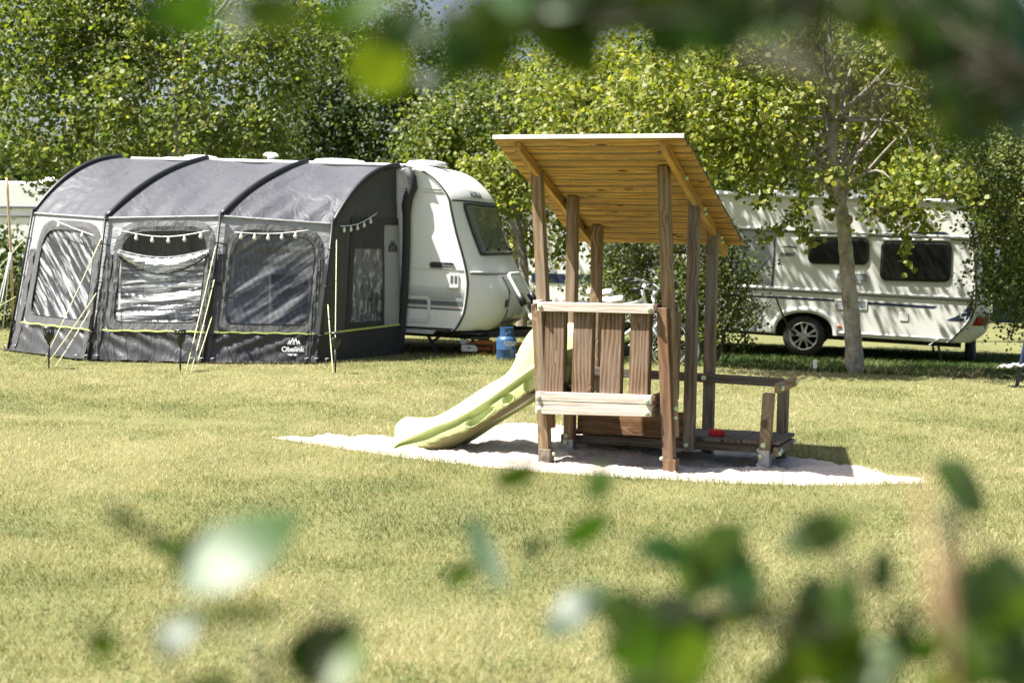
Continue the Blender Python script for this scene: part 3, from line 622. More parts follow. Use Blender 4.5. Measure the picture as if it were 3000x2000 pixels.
# seam between side wall and moulded front, and the centre line of the front (measured u, z)
seam = [U(*p) for p in ((.70, .33), (.757, .369), (.84, .52), (.875, .648), (.899, .85), (.899, 1.02), (.845, 1.272), (.737, 1.621), (.66, 1.93), (.629, 2.067), (.524, 2.222), (.359, 2.376), (.183, 2.453), (0., 2.50))]
cent = [U(*p) for p in ((1.10, .33), (1.19, .40), (1.27, .52), (1.30, .648), (1.31, .85), (1.19, 1.07), (1.075, 1.272), (.92, 1.621), (.80, 1.93), (.775, 2.067), (.66, 2.24), (.48, 2.40), (.28, 2.50), (0., 2.545))]
def fbul(n): s_ = min(n, WID - n) / .46; return math.sin(min(1, max(0, s_)) * math.pi / 2) ** .75
def lerpz(tab, z):
    for (u0, z0), (u1, z1) in zip(tab, tab[1:]):
        if z0 <= z <= z1: return u0 + (u1 - u0) * (z - z0) / (z1 - z0)
    return tab[0][0] if z < tab[0][1] else tab[-1][0]
def FS(n, z, off=0.):                                      # point on the moulded front
    us, uc = lerpz(seam, z), lerpz(cent, z); return (us + (uc - us) * fbul(n) + off, n, z)
ref = lambda t: [tuple(q) for q in refine(t, 3)]
sm_, cn_ = ref(seam), ref(cent); NS = [0, .02, .06, .12, .2, .3, .42, .6, .85, 1.075, 1.3, 1.55, 1.73, 1.85, 1.95, 2.03, 2.09, 2.13, 2.15]
ROOF = 2.50; REAR = -4.35
rows = [[(s_[0] + (c[0] - s_[0]) * fbul(n), n, s_[1] + (c[1] - s_[1]) * fbul(n)) for n in NS] for s_, c in zip(sm_, cn_)]
b = MB(); b.grid(rows)
sidep = [(REAR, .36), (REAR - .05, .9), (REAR - .02, 1.7), (REAR + .12, 2.2), (REAR + .35, 2.43), (REAR + .7, 2.50)]
for y0 in (0, WID):
    pts = [(u, y0, z) for u, z in sidep] + [(-.5, y0, 2.50)] + [(u, y0, z) for u, z in sm_[::-1]] + [(.5, y0, .34)]
    b.poly(pts if y0 else pts[::-1])
top = [(u, z) for u, z in sidep] + [(-1.5, 2.50), (sm_[-1][0], sm_[-1][1])]
b.grid([[(u, n, z + .045 * fbul(n) * (z > 2.2)) for n in NS] for u, z in top])
b.poly([(REAR, 0, .36), (.7, 0, .33), (.7, WID, .33), (REAR, WID, .36)])
body = b.build('body', 'white', cv)
# roof rail, trims, cap
b = MB(); b.tube([(REAR + .3, -.012, 2.49), (-.1, -.012, 2.505), (sm_[-1][0], -.012, 2.50)], .022, 8); b.build('roof_rail', 'trim', cv)
b = MB(); tr = [(u, -.004, z) for u, z in sm_]; b.tube(tr, .012, 8); b.build('seam_trim', 'rubber', cv)
b = MB(); b.tube([(u - .022, -.006, z) for u, z in sm_], .007, 6); b.build('seam_trim', 'trim', cv)
b = MB(); zc = U(.6, 2.055)[1]; b.tube([FS(n, zc, .004) for n in NS[1:-1]], .012, 8); b.build('front_gutter', 'rubber', cv)
b = MB(); zc2 = U(.9, 1.085)[1]; b.tube([FS(n, zc2, .001) for n in NS[1:-1]], .007, 6); b.build('front_groove', 'rubber', cv)
b = MB(); b.tube([FS(n, zc2 + .025, .002) for n in NS[1:-1]], .012, 6); b.build('front_lip', 'trim', cv)
for z0 in (2.205, 2.165, 1.148):
    b = MB(); e = lerpz(sm_, z0) - .02; b.tube([(REAR, -.002, z0 - .003), (e, -.002, z0)], .008, 6); b.build('side_moulding', 'trim', cv)
# front window with frame
def fpatch(n0, n1, z0, z1, off, rad=.0, k=14, skew=0.):
    return [[FS(n0 + (n1 - n0) * i / k + skew * (1 - j / k), z0 + (z1 - z0) * j / k, off) for i in range(k + 1)] for j in range(k + 1)]
z0, z1 = U(.9, 1.36)[1], U(.65, 2.01)[1]
b = MB(); b.grid(fpatch(.25, 1.90, z0, z1, .020)); fw = b.build('front_window', 'wglass2', cv, solid=.012)
b = MB(); q = fpatch(.235, 1.915, z0 - .012, z1 + .01, .014); loop = q[0] + [r[-1] for r in q[1:]] + q[-1][::-1][1:] + [r[0] for r in q[::-1][1:]]
b.tube(loop, .017, 6, 0, False); b.build('window_frame', 'rubber', fw)
for r in (.12, .5, .88):
    b = MB(); p = FS(.25 + 1.65 * r, z0 + .05, .03); b.box((p[0] - .012, p[1] - .02, p[2] - .018), (p[0] + .012, p[1] + .02, p[2] + .018)); b.build('window_catch', 'rubber', fw)
# locker lid
zl0, zl1 = .46, 1.07; b = MB(); b.grid([[FS(.62 + 1.13 * i / 14, zl0 + (zl1 - zl0) * j / 14, .012) for i in range(15)] for j in range(15)]); lid = b.build('locker_lid', 'white', cv, solid=.015)
b = MB(); b.tube([FS(.60 + .02 * math.cos(t), zl1 - (zl1 - zl0 + .02) * t / 3.14, .006) for t in np.linspace(0, 3.14, 14)] + [FS(.62 + 1.13 * i / 10, zl0 - .02, .004) for i in range(11)], .011, 6); b.build('lid_gap', 'rubber', lid)
for n_ in (.95, 1.32):
    b = MB(); b.tube([FS(n_, .52, .022), FS(n_ + .03, .56, .026), FS(n_ + .06, .61, .022)], .009, 6); b.build('lid_catch', 'trim', lid)
b = MB(); p = FS(.47, .72, .02); b.box((p[0] - .03, p[1] - .045, p[2] - .075), (p[0] + .012, p[1] + .045, p[2] + .075)); lh = b.build('corner_marker_lamp', 'clearlens', cv, .012)
b = MB(); b.box((p[0] - .02, p[1] - .049, p[2] - .05), (p[0] + .016, p[1] - .0, p[2] + .05)); b.build('lamp_socket', 'darkplastic', lh)
# lettering on the cap
p0, p1 = V3(FS(.55, U(.8, 2.13)[1], .014)), V3(FS(1.0, U(.8, 2.13)[1], .014)); up = V3(FS(.8, 2.18, .01)) - V3(FS(.8, 2.10, .01))
text_mesh('front_lettering', 'ADRIA', .15, 'blackprint', cv, V3(FS(.90, U(.8, 2.108)[1], .020)), p1 - p0, up, .003, 0, 'CENTER', 1.08, 1.25, .0)
# badge, handle, hatch, stripes on the side
def sp(u, z, y=-.004): a, c = U(u, z); return (a, y, c)
def rrect(u0, u1, z0, z1, r, y, n=5):
    out = []
    for cx_, cz_, a0 in ((u1 - r, z1 - r, 0), (u0 + r, z1 - r, 90), (u0 + r, z0 + r, 180), (u1 - r, z0 + r, 270)):
        out += [(cx_ + r * math.cos(R(a0 + 90 * i / n)), y, cz_ + r * math.sin(R(a0 + 90 * i / n))) for i in range(n + 1)]
    return out
b = MB(); b.prism(rrect(.345, .685, 1.165, 1.245, .038, -.001), (0, -.012, 0)); bd = b.build('badge', 'darkplastic', cv, .003)
b = MB(); q = rrect(.345, .685, 1.165, 1.245, .038, -.014); b.tube(q + [q[0]], .004, 6, 0, False); b.build('badge_rim', 'metal', bd)
text_mesh('badge_lettering', 'Forma', .062, 'metal', bd, (.595, -.0145, 1.185), (1, 0, 0), (0, 0, 1), .001, .25, 'CENTER', 1.0, 1.0, .001)
b = MB(); b.prism(rrect(.615, .755, .915, 1.10, .02, -.001), (0, -.014, 0)); hd = b.build('side_socket', 'trim', cv, .004)
b = MB()
for u_ in (.645, .70): b.prism(rrect(u_, u_ + .030, .97, 1.075, .012, -.0155), (0, -.003, 0))
b.build('socket_slot', 'greyblue', hd); b = MB(); b.box((.59, -.035, .915), (.74, -.001, .932)); b.build('socket_ledge', 'trim', hd, .003)
b = MB(); o_, i_ = rrect(-.35, .375, .435, .785, .06, -.016), rrect(-.31, .335, .475, .745, .04, -.016)
b._add(o_ + i_, [(i, (i + 1) % len(o_), len(o_) + (i + 1) % len(o_), len(o_) + i) for i in range(len(o_))]); b._add([(x, -.001, z) for x, _, z in o_] + o_, [(i, (i + 1) % len(o_), len(o_) + (i + 1) % len(o_), len(o_) + i) for i in range(len(o_))])
ht = b.build('service_hatch', 'trim', cv)
for z0, z1, m, nm in ((.672, .735, 'greyblue', 'stripe'), (.655, .664, 'pink', 'stripe'), (.615, .640, 'greyblue', 'stripe')):
    for u0, u1 in ((REAR + .1, lerpz(sm_, z0) - .035),):
        b = MB(); b.poly([(u0, -.003, z0), (u1, -.003, z0), (u1, -.003, z1), (u0, -.003, z1)]); b.build(nm, m, cv)
b = MB()
for i in range(8):                                        # fading pin stripes above
    z0 = .744 + i * .024; t_ = .016 * (1 - i / 8) + .002; u1 = lerpz(sm_, z0) - .035; b.poly([(REAR + .1, -.003, z0), (u1, -.003, z0), (u1, -.003, z0 + t_), (REAR + .1, -.003, z0 + t_)])
b.build('pin_stripes', 'pinstripe', cv)
b = MB(); b.prism([(REAR, -.006, .345), (lerpz(sm_, .36) - .01, -.006, .345), (lerpz(sm_, .36) - .01, -.006, .375), (REAR, -.006, .375)], (0, .02, 0)); b.build('skirt_trim', 'rubber', cv)
b = MB(); b.prism([(-.6, -.008, .285), (.42, -.008, .285), (.46, -.008, .335), (-.6, -.008, .335)], (0, .05, 0)); b.build('step_rail', 'lightgrey', cv, .004)
# chassis, corner steadies, wheel, draw bar
b = MB(); b.box((REAR + .3, .35, .22), (1.0, .45, .335)); b.box((REAR + .3, 1.7, .22), (1.0, 1.8, .335)); b.box((REAR + .3, .12, .30), (1.05, 2.05, .329))
b.beam((.9, .4, .28), (2.25, 1.0, .36), .06, .09); b.beam((.9, 1.75, .28), (2.25, 1.15, .36), .06, .09); b.beam((-.9, .3, .2), (-.9, 1.85, .2), .07, .07); b.build('chassis', 'chassis', cv)
for u0, n0, du in ((.25, .18, .22), (.28, 1.95, .22), (REAR + .8, .2, -.22), (REAR + .8, 1.95, -.22)):
    b = MB(); b.beam((u0, n0, .32), (u0 + du, n0, -.02), .045, .03, (1, 0, 0)); b.beam((u0 + .3 * (1 if du > 0 else -1), n0, .31), (u0 + du * .45, n0, .16), .03, .03, (1, 0, 0)); b.box((u0 + du - .06, n0 - .05, -.025), (u0 + du + .06, n0 + .05, -.01)); b.build('corner_steady', 'chassis', cv)
b = MB(); b.lathe((-1.9, .12, .30), [(.20, -.09), (.30, -.085), (.315, -.04), (.315, .04), (.30, .085), (.2, .09)], 28, (0, 1, 0)); b.lathe((-1.9, .02, .30), [(.0, -.0), (.19, .0), (.2, .03)], 28, (0, 1, 0), 1); b.build('wheel', ['tyre', 'alloy'], cv)
b = MB(); b.box((1.55, .80, .33), (2.3, 1.45, .39)); b.build('draw_bar_cover', 'chassis', cv, .01)
b = MB(); b.lathe((2.45, 1.08, .36), [(.045, -.2), (.05, .0), (.035, .1)], 12, (1, 0, 0)); b.build('tow_hitch', 'metal', cv)
b = MB(); b.tube([(2.1, .95, .02), (2.1, .95, .75)], .024, 10); b.lathe((2.1, .95, .10), [(.04, -.03), (.10, -.025), (.10, .025), (.04, .03)], 18, (0, 1, 0)); b.build('jockey_wheel', 'chassis', cv)
# bicycle carrier frame standing on the draw bar
b = MB(); bar = [(1.72, .55, .40), (1.62, .55, .56), (1.31, .55, 1.06), (1.29, .57, 1.10), (1.29, .64, 1.115), (1.29, 1.10, 1.115), (1.29, 1.18, 1.10), (1.31, 1.20, 1.06), (1.62, 1.20, .56), (1.72, 1.20, .40)]
b.tube(bar, .022, 8); cr_ = b.build('bicycle_carrier', 'wtube', cv)
for y_ in (.55, 1.20):
    b = MB(); b.tube([(1.445, y_, .842), (1.53, y_, .705)], .052, 12); b.build('carrier_pad', 'darkplastic', cr_)
b = MB(); b.tube([(1.60, .55, .59), (1.68, .55, .46)], .027, 8); b.tube([(1.68, .51, .42), (1.72, .51, .40), (1.76, .51, .42)], .02, 8, 1); b.build('carrier_clamp', ['wtube', 'redlens'], cr_)
# roof fittings
b = MB(); b.lathe((-2.12, .35, 2.53), [(.05, 0), (.05, .06), (.10, .065), (.105, .085), (.07, .11), (.0, .115)], 18); b.build('roof_vent', 'trim', cv)
for u0, n0, r_ in ((-1.35, 1.0, .38), (.02, .75, .28), (-3.5, 1.0, .25)):
    b = MB(); b.lathe((u0, n0, 2.535), [(r_, 0), (r_, .03), (r_ * .9, .06), (r_ * .5, .075), (0, .078)], 20); b.build('roof_hatch', 'trim', cv)

# ------------------------------------------------------------------ things around the caravan front
b = MB(); x0 = V3((-.07, 18.3, 0)); prof = [(.118, -.02), (.128, .012), (.130, .02), (.1305, .138), (.1325, .142), (.1305, .146), (.130, .245), (.122, .280), (.095, .306), (.06, .318), (.03, .322), (.03, .345), (0, .347)]
gb = empty('gas_bottle', x0, label='blue gas bottle standing on the grass in front of the caravan', cat='gas bottle')
b.lathe((0, 0, 0), prof, 32); b.build('bottle_body', 'bottle', gb)
b = MB(); n = 40; ring = lambda r, z: [(r * math.cos(2 * math.pi * i / n), r * math.sin(2 * math.pi * i / n), z) for i in range(n)]
op = [i for i in range(n) if -math.pi * .5 - .12 < (2 * math.pi * (i + .5) / n + math.pi) % (2 * math.pi) - math.pi + .0 < -math.pi * .5 + .62]
for (ra, za), (rb, zb), hole in (((.086, .312), (.086, .345), 0), ((.086, .345), (.086, .385), 1), ((.086, .385), (.089, .425), 0), ((.089, .425), (.082, .427), 0), ((.082, .427), (.079, .385), 0), ((.079, .385), (.079, .345), 1), ((.079, .345), (.079, .312), 0)):
    A_, B_ = ring(ra, za), ring(rb, zb); b._add(A_ + B_, [(i, (i + 1) % n, n + (i + 1) % n, n + i) for i in range(n) if not (hole and i in op)], 0, None, True)
b.build('bottle_collar', 'bottle', gb)
b = MB(); b.lathe((0, 0, .34), [(.018, 0), (.018, .035), (.03, .04), (.03, .06), (0, .062)], 12); b.build('valve', 'metal', gb)
for i, (tx, sz_) in enumerate((('Deze gasfles mag', .022), ('alleen door de leverancier', .0165), ('gevuld worden', .020), ('-----------', .016), ('------', .016))):
    text_mesh('bottle_lettering', tx, sz_, 'print', gb, (.045, -.1315, .236 - .021 * i), (.97, .25, 0), (0, 0, 1), .0008, 0, 'CENTER', 1, 1, .0012)
rampo = empty('levelling_ramps', (-.715, 18.97, 0), R(4), label='orange and black levelling ramps lying stacked under the caravan nose', cat='ramp')
for dx, dy, dz, w_ in ((0, -.06, -.01, .14), (.24, -.06, -.01, .14), (.10, .05, .14, .36), (.02, .10, .05, .42)):
    b = MB(); b.prism([(dx, dy, dz), (dx + w_, dy, dz), (dx + w_, dy, dz + .055), (dx + w_ * .55, dy, dz + .055), (dx + .04, dy, dz + .02), (dx, dy, dz + .02)], (0, .13, 0)); b.build('ramp', 'orange', rampo, .005)
b = MB(); b.box((.13, -.055, -.01), (.235, .05, .06)); b.box((.16, .06, .20), (.42, .16, .245)); b.build('ramp_block', 'darkplastic', rampo, .004)
b = MB(); b.box((.46, .05, 0), (.495, .16, .16)); b.box((.50, .08, .13), (1.0, .12, .165)); b.build('ramp_bar', 'orange', rampo, .004)
b = MB(); b.prism([(-.10, 0, 0), (-.10, 0, .085), (.07, 0, .085), (.115, 0, .045), (.115, 0, 0)], (0, .16, 0)); o = b.build('storage_case', 'lightgrey', None, .008); o.location = (-.572, 18.86, .052); tag(o, 'grey case with sloping end resting on the orange ramps', 'case')
b = MB(); b.box((-.028, -.003, .05), (.025, .012, .064)); b.build('case_latch', 'darkplastic', o)
b = MB(); b.prism([(-.08, 0, 0), (-.08, 0, .075), (-.035, 0, .075), (.10, 0, 0)], (0, .14, 0)); o = b.build('wheel_chock', 'cream', None, .006); o.location = (-.61, 19.05, .135); tag(o, 'cream wedge shaped chock lying on the stacked orange ramps', 'chock')
b = MB(); b.lathe((0, 0, 0), [(.05, 0), (.06, .09), (.064, .09), (.052, .0)], 14); o = b.build('cup', 'lightgrey', None); o.location = (.115, 18.15, 0); tag(o, 'small pale tub in the grass right of the blue gas bottle', 'tub')
# A-frame clutter: tray with red hose ends
tray = empty('draw_bar_tray', cv.matrix_world @ V3((0, 0, 0)), label='grey tray with red clips lying on the caravan draw bar', cat='tray')
tray.location = C1 + Matrix.Rotation(-PH1, 3, 'Z') @ V3((1.68, .72, .40)); tray.rotation_euler = (0, 0, -PH1)
b = MB(); b.box((-.1, -.12, 0), (.5, .35, .04)); b.box((.1, -.05, .04), (.4, .2, .11)); b.build('tray_base', 'greyblue', tray, .008)
for i in range(7):
    b = MB(); x_, y_ = random.uniform(-.08, .42), random.uniform(-.1, .05); b.tube([(x_, y_, .05), (x_ + .03, y_ - .01, .10), (x_ + .06, y_, .06)], .011, 6); b.build('clip', 'redlens' if i % 2 else 'clearlens', tray)
# ------------------------------------------------------------------ awning
aw = empty('awning', (-3.7, 18.2, 0), label='grey inflatable awning with clear windows pitched against the white caravan', cat='awning')
AO = V3((-3.7, 18.2, 0))
def cl(u, n, z): return C1 + (Matrix.Rotation(-PH1, 3, 'Z') @ Matrix.Rotation(T1, 3, 'Y')) @ V3((u, n, z))
Ft = [V3(p) for p in ((-6.54, 18.43, 0), (-5.13, 17.20, 0), (-3.71, 17.08, 0), (-2.37, 17.33, 0))]
Tp = [at(99, 625, 18.80), at(312, 640, 17.62), at(648, 634, 17.50), at(976, 657, 17.70)]
Ap = [cl(-4.20, -.02, 2.50), cl(-2.90, -.02, 2.515), cl(-1.44, -.02, 2.51), cl(-.13, -.03, 2.49)]
KB = (1.15, .75, .6, 1.15)
def arc(i, s):                                             # i may be fractional between poles
    j = min(int(i), 2); t = i - j
    lp = lambda a: a[j] * (1 - t) + a[j + 1] * t
    T_, A_, k = lp(Tp), lp(Ap), KB[j] * (1 - t) + KB[j + 1] * t
    g = s + k * s * (1 - s) * (1 - .25 * s); p = T_ + (A_ - T_) * s; p = V3((p.x, p.y, T_.z + (A_.z - T_.z) * g))
    return p
def local(p): return tuple(V3(p) - AO)
def wobble(p, amp, f=9.):
    return amp * (math.sin(p.x * f + p.z * f * .7) * .5 + math.sin(p.x * f * 2.3 - p.z * f * 1.7 + 1.3) * .3 + math.sin(p.y * f * 1.9 + p.z * f * 2.1) * .2)
NA, NSG = 14, 22
for i in range(3):
    b = MB(); rows = []
    for a in range(NSG + 1):
        s = a / NSG; row = []
        for c in range(NA * 2 + 1):
            t = c / (NA * 2); p = arc(i + t, s); sag = math.sin(math.pi * t) * (.035 + .06 * math.sin(math.pi * s))
            fold = .018 * math.exp(-s * 3.2) * math.sin(t * (38 if i == 0 else 26) + s * (7 if i != 2 else -6) + i) * math.sin(math.pi * t) ** .5
            fold += .012 * math.sin(t * 9 + s * 11 + i * 2) * math.sin(math.pi * t)
            row.append(local(p - V3((0, 0, 1)) * (sag - fold) + V3((0, -1, 0)) * fold * .6))
        rows.append(row)
    b.grid(rows); b.build('roof_panel', 'roof_fabric', aw)
for i in range(4):
    b = MB(); b.tube([local(arc(i, s / 24) + V3((0, 0, .012))) for s in range(25)], .040 if i in (1, 2) else .036, 8)
    b.build('roof_arch', 'tube', aw)
    b = MB(); out = V3((0, -.035, 0)); b.tube([local(Tp[i] + out + V3((0, 0, .05))), local(Tp[i] * .6 + Ft[i] * .4 + out * 1.3), local(Ft[i] + out * 1.2)], .017, 8); b.build('front_pole', 'tube', aw)
    for zz in (.18, .45, .8):
        b = MB(); p = Tp[i] * (1 - zz) + Ft[i] * zz; b.tube([local(p + V3((-.03, -.06, 0))), local(p + V3((.02, -.06, .0))), local(p + V3((.10, .0, -.03)))], .008, 6); b.build('pole_strap', 'tube', aw)
# front wall panels -------------------------------------------------
def wall(i, s, t, off=0.):                                 # t 0 ground .. 1 eave
    a, c, d, e = Ft[i], Ft[i + 1], Tp[i], Tp[i + 1]; p = (a * (1 - s) + c * s) * (1 - t) + (d * (1 - s) + e * s) * t
    nrm = (c - a).cross(d - a).normalized(); return p + nrm * off
def sup(th, n):
    c, s = math.cos(th), math.sin(th); k = (abs(c) ** n + abs(s) ** n) ** (-1 / n); return c * k, s * k
NTH = 96
def path(i, s0, s1, t0, t1, n, off, wob=0., seed=0):
    out = []
    for k in range(NTH):
        th = 2 * math.pi * (k + .5) / NTH; c, s = sup(th, n if math.sin(th) > -.2 else max(n, 14)); ss, tt = (s0 + s1) / 2 + c * (s1 - s0) / 2, (t0 + t1) / 2 + s * (t1 - t0) / 2
        out.append(local(wall(i, ss, tt, off + wob * (math.sin(k * 1.7 + seed) * .5 + math.sin(k * .61 + seed * 2) * .5))))
    return out
def ring(bm, A, B): n = len(A); bm._add(A + B, [(k, (k + 1) % n, n + (k + 1) % n, n + k) for k in range(n)], 0, None, True)
WIN = [(.17, .945, .235, .930), (.135, .945, .235, .940), (.105, .905, .235, .930)]
WN = lambda u, v, sd: float(vnoise(np.array(u), np.array(v), 1.0, sd))
paneM = ['pane_a', 'pane_b', 'pane_c']
for i in range(3):
    s0, s1, t0, t1 = WIN[i]
    b = MB(); ring(b, path(i, .0, 1., .20, 1., 200, .0), path(i, s0 - .02, s1 + .02, t0 + .0, t1 + .02, 5, .004, .003, i)); b.build('front_wall', 'light_fabric', aw)
    b = MB()
    P0 = path(i, s0 - .035, s1 + .035, t0 - .03, t1 + .035, 5, .012, .004, i + 3); P1 = path(i, s0 + .005, s1 - .005, t0 - .03 + .0, t1 - .005, 5, .022, .007, i + 5); P2 = path(i, s0 + .035, s1 - .035, t0 + .035, t1 - .035, 5, .014, .004, i)
    ring(b, P0, P1); ring(b, P1, P2); bd_ = b.build('window_surround', 'band_fabric', aw)
    b = MB(); b.tube(P2 + [P2[0]], .006, 5, 0, False); b.build('zip', 'tube', bd_)
    # window film
    b = MB(); rows = []; n_ = 64
    for r in range(n_ + 1):
        row = []
        for c in range(n_ + 1):
            s = s0 + .01 + (s1 - s0 - .02) * c / n_; tmax = t1 - .02
            if i == 1: tmax = t0 + (t1 - t0) * (.745 - .085 * math.sin(math.pi * c / n_))
            t = t0 + .005 + (tmax - t0) * r / n_
            q = r / n_; x_ = c / n_
            if i == 0: dd = .016 * (WN((x_ - q * .9) * .8, (x_ * .9 + q * .62) * 15, 41) - .5) + .007 * (WN((x_ - q) * 1.5, (x_ * .9 + q * .62) * 34, 42) - .5)
            elif i == 1: dd = .017 * (WN(x_ * 1.4, (q + .07 * math.sin(math.pi * x_)) * 14, 43) - .5) + .008 * (WN(x_ * 2.5, (q + .07 * math.sin(math.pi * x_)) * 32, 44) - .5)
            else: dd = .020 * (WN((x_ + q) * .8, (x_ * .6 - q) * 11, 45) - .5) * sstep(q, .2, .7) + .008 * (WN(x_ * 1.5, q * 22, 46) - .5)
            row.append(local(wall(i, s, t, .002 + float(dd) + .004 * math.sin(c * 1.3 + r * .7) - .03 * math.sin(math.pi * x_) * math.sin(math.pi * q))))
        rows.append(row)
    b.grid(rows); b.build('clear_window', paneM[i], aw)
    if i == 1:                                             # sagging fold of the half opened window
        b = MB(); rows = []
        for r in range(13):
            rows.append([local(wall(1, s0 + .01 + (s1 - s0 - .02) * c / 30, t0 + (t1 - t0) * (.755 - (.075 * math.sin(math.pi * c / 30)) - (.04 + .115 * math.sin(math.pi * c / 30) ** .7) * r / 12), .012 + .05 * math.sin(math.pi * r / 12) + .006 * math.sin(c * 1.9 + r))) for c in range(31)])
        b.grid(rows); fo = b.build('window_flap', 'pane_b', aw)
        b = MB(); b.tube([(p[0], p[1] - .012, p[2]) for p in rows[-1]], .011, 6); b.build('flap_hem', 'tube', fo)
        b = MB(); b.tube([(p[0], p[1] - .006, p[2] + .005) for p in rows[0]], .010, 6); b.build('flap_hem', 'light_fabric', fo)
    b = MB(); rows = []
    for r in range(15):
        row = []
        for c in range(49):
            s, t = c / 48, .203 * r / 14; ph_ = s * 21 + t * 60 * (1 if i < 2 else -1)
            dd = .016 * math.sin(ph_ + i) * (t / .2) + .012 * math.sin(s * 47 + t * 70) * (t / .2) + .03 * (1 - t / .2) ** 3 * (math.sin(s * 17 + i * 2) * .5 + .5)
            row.append(local(wall(i, s, t, .006 + dd)))
        rows.append(row)
    b.grid(rows); sk = b.build('skirt', 'skirt_fabric', aw)
    b = MB(); A_ = [local(wall(i, s0 - .05 + (s1 + .04 - s0 + .05) * c / 30, .203 + .003 * math.sin(c + i), .030)) for c in range(31)]; B_ = [local(wall(i, s0 - .05 + (s1 + .04 - s0 + .05) * c / 30, .212 + .003 * math.sin(c + i), .030)) for c in range(31)]; b.grid([A_, B_]); b.build('lime_stripe', 'lime', aw)
    for sa, sb in ((s0 - .10, s0 - .03), (s1 + .0, s1 + .05)):  # dark side bands running to the ground
        b = MB(); b.grid([[local(wall(i, sa + (sb - sa) * c / 6 - .03 * (1 - r / 24), .0 + .74 * r / 24, .022 + .012 * math.sin(c * 2.2 + r * .9 + i) + .006 * math.sin(r * 2.1))) for c in range(7)] for r in range(25)]); b.build('side_band', 'band_fabric', aw)
    b = MB(); b.grid([[local(wall(i, c / 20, .005 - .01 * r, .02 + .14 * r + .02 * math.sin(c * 1.7 + i))) for c in range(21)] for r in range(2)]); b.build('mud_flap', 'black_fabric', aw)
    b = MB(); b.tube([local(wall(i, c / 20, 1.0, .012)) for c in range(21)], .014, 6); b.build('eave_piping', 'light_fabric', aw)
# printed mark and lettering on the right skirt
i = 2; xd = wall(2, 1, .1) - wall(2, 0, .1); ud = wall(2, .8, .2) - wall(2, .8, 0); org = wall(2, .765, .078, .062)
text_mesh('skirt_lettering', 'Obelink', .086, 'print', aw, local(org), xd, ud, .001, 0, 'CENTER', .98, 1.0, .0018)
text_mesh('skirt_lettering', 'VRIJE TIJD', .026, 'print', aw, local(wall(2, .765, .051, .062)), xd, ud, .001, 0, 'CENTER', 1, 1, .002)
b = MB(); X_, U_ = xd.normalized(), ud.normalized(); N_ = X_.cross(U_); o0 = wall(2, .765, .128, .058)
def mtn(cx_, h, w_):
    P_ = lambda a, c: local(o0 + X_ * a + U_ * c); t_ = .012
    b.prism([P_(cx_ - w_, 0), P_(cx_ - w_ + t_ * 1.2, 0), P_(cx_, h - t_ * 2.2), P_(cx_ + w_ - t_ * 1.2, 0), P_(cx_ + w_, 0), P_(cx_ + .004, h), P_(cx_ - .004, h)], tuple(N_ * .003))
def emblem():
    mtn(-.052, .052, .026); mtn(-.018, .078, .034); mtn(.020, .078, .034); mtn(.056, .050, .026)
emblem(); b.build('skirt_emblem', 'print', aw)
# right end wall ----------------------------------------------------
J = cl(.02, -.05, -.0); 
def endw(s, t, off=0.):
    g = Ft[3] * (1 - s) + V3((J.x, J.y, 0)) * s; top = arc(3, s); p = g * (1 - t) + top * t; return p + V3((1, -.35, 0)).normalized() * off
def ez(s, z, off=0.):
    top = arc(3, s).z; return endw(s, z / top, off)
def epatch(name, m, s0, s1, z0, z1, off, k=16, wob=.004, par=None):
    b = MB(); rows = []
    for r in range(k + 1):
        row = []
        for c in range(k + 1):
            s = s0 + (s1 - s0) * c / k; zz0 = z0(s) if callable(z0) else z0; zz1 = z1(s) if callable(z1) else z1
            p = ez(s, zz0 + (zz1 - zz0) * r / k, off); row.append(local(p + V3((1, -.3, 0)) * wobble(p, wob, 11)))
        rows.append(row)
    b.grid(rows); return b.build(name, m, par or aw)
atop = lambda s: arc(3, s).z
YL = lambda s: .36 + .04 * s
epatch('end_wall', 'side_fabric', 0, .33, YL, atop, 0); epatch('end_wall', 'side_fabric', .33, .965, 1.72, atop, 0)
epatch('end_skirt', 'black_fabric', 0, 1., 0., YL, .002)
epatch('end_wall', 'light_fabric', .76, .985, YL, 1.72, .0)
epatch('door_head', 'black_fabric', .33, .76, 1.40, 1.72, .012); epatch('door_head', 'black_fabric', .28, .97, 1.71, 1.80, .014)
epatch('door_stile', 'black_fabric', .285, .345, YL, 1.74, .010); epatch('door_stile', 'black_fabric', .735, .765, YL, 1.42, .010); epatch('door_rail', 'black_fabric', .33, .76, YL, .47, .008)
epatch('door_window', 'pane_d', .34, .74, .46, 1.41, .002, 30, .008)
b = MB(); A_ = [local(ez(.02 + .94 * c / 30, YL(.02 + .94 * c / 30) - .012, .020)) for c in range(31)]; B_ = [local(ez(.02 + .94 * c / 30, YL(.02 + .94 * c / 30) + .012, .020)) for c in range(31)]; b.grid([A_, B_]); b.build('lime_stripe', 'lime', aw)
b = MB(); b.tube([local(cl(-.02 + .05 * math.sin(q * 3) + (.09 * math.sin(math.pi * min(1, (z_ - 2.05) / .42)) if z_ > 2.05 else 0), -.06, z_)) for q, z_ in [(k / 20, .0 + 2.46 * k / 20) for k in range(21)]], [.055 if k < 16 else .07 for k in range(21)], 10); b.build('wall_pad', 'black_fabric', aw)
b = MB(); b.grid([[local(cl(-.28 + .50 * c / 10, -.10 + .12 * r, 2.44 + .05 * r - .015 * math.sin(c * 2.1) * (1 - r))) for c in range(11)] for r in range(2)]); b.build('rail_flap', 'light_fabric', aw)
b = MB(); X_ = (ez(.9, 1.4) - ez(.8, 1.4)).normalized(); U_ = V3((0, 0, 1)); N_ = V3((1, -.35, 0)).normalized(); o0 = ez(.885, 1.36, .008)
mtn2 = mtn; o_keep = o0
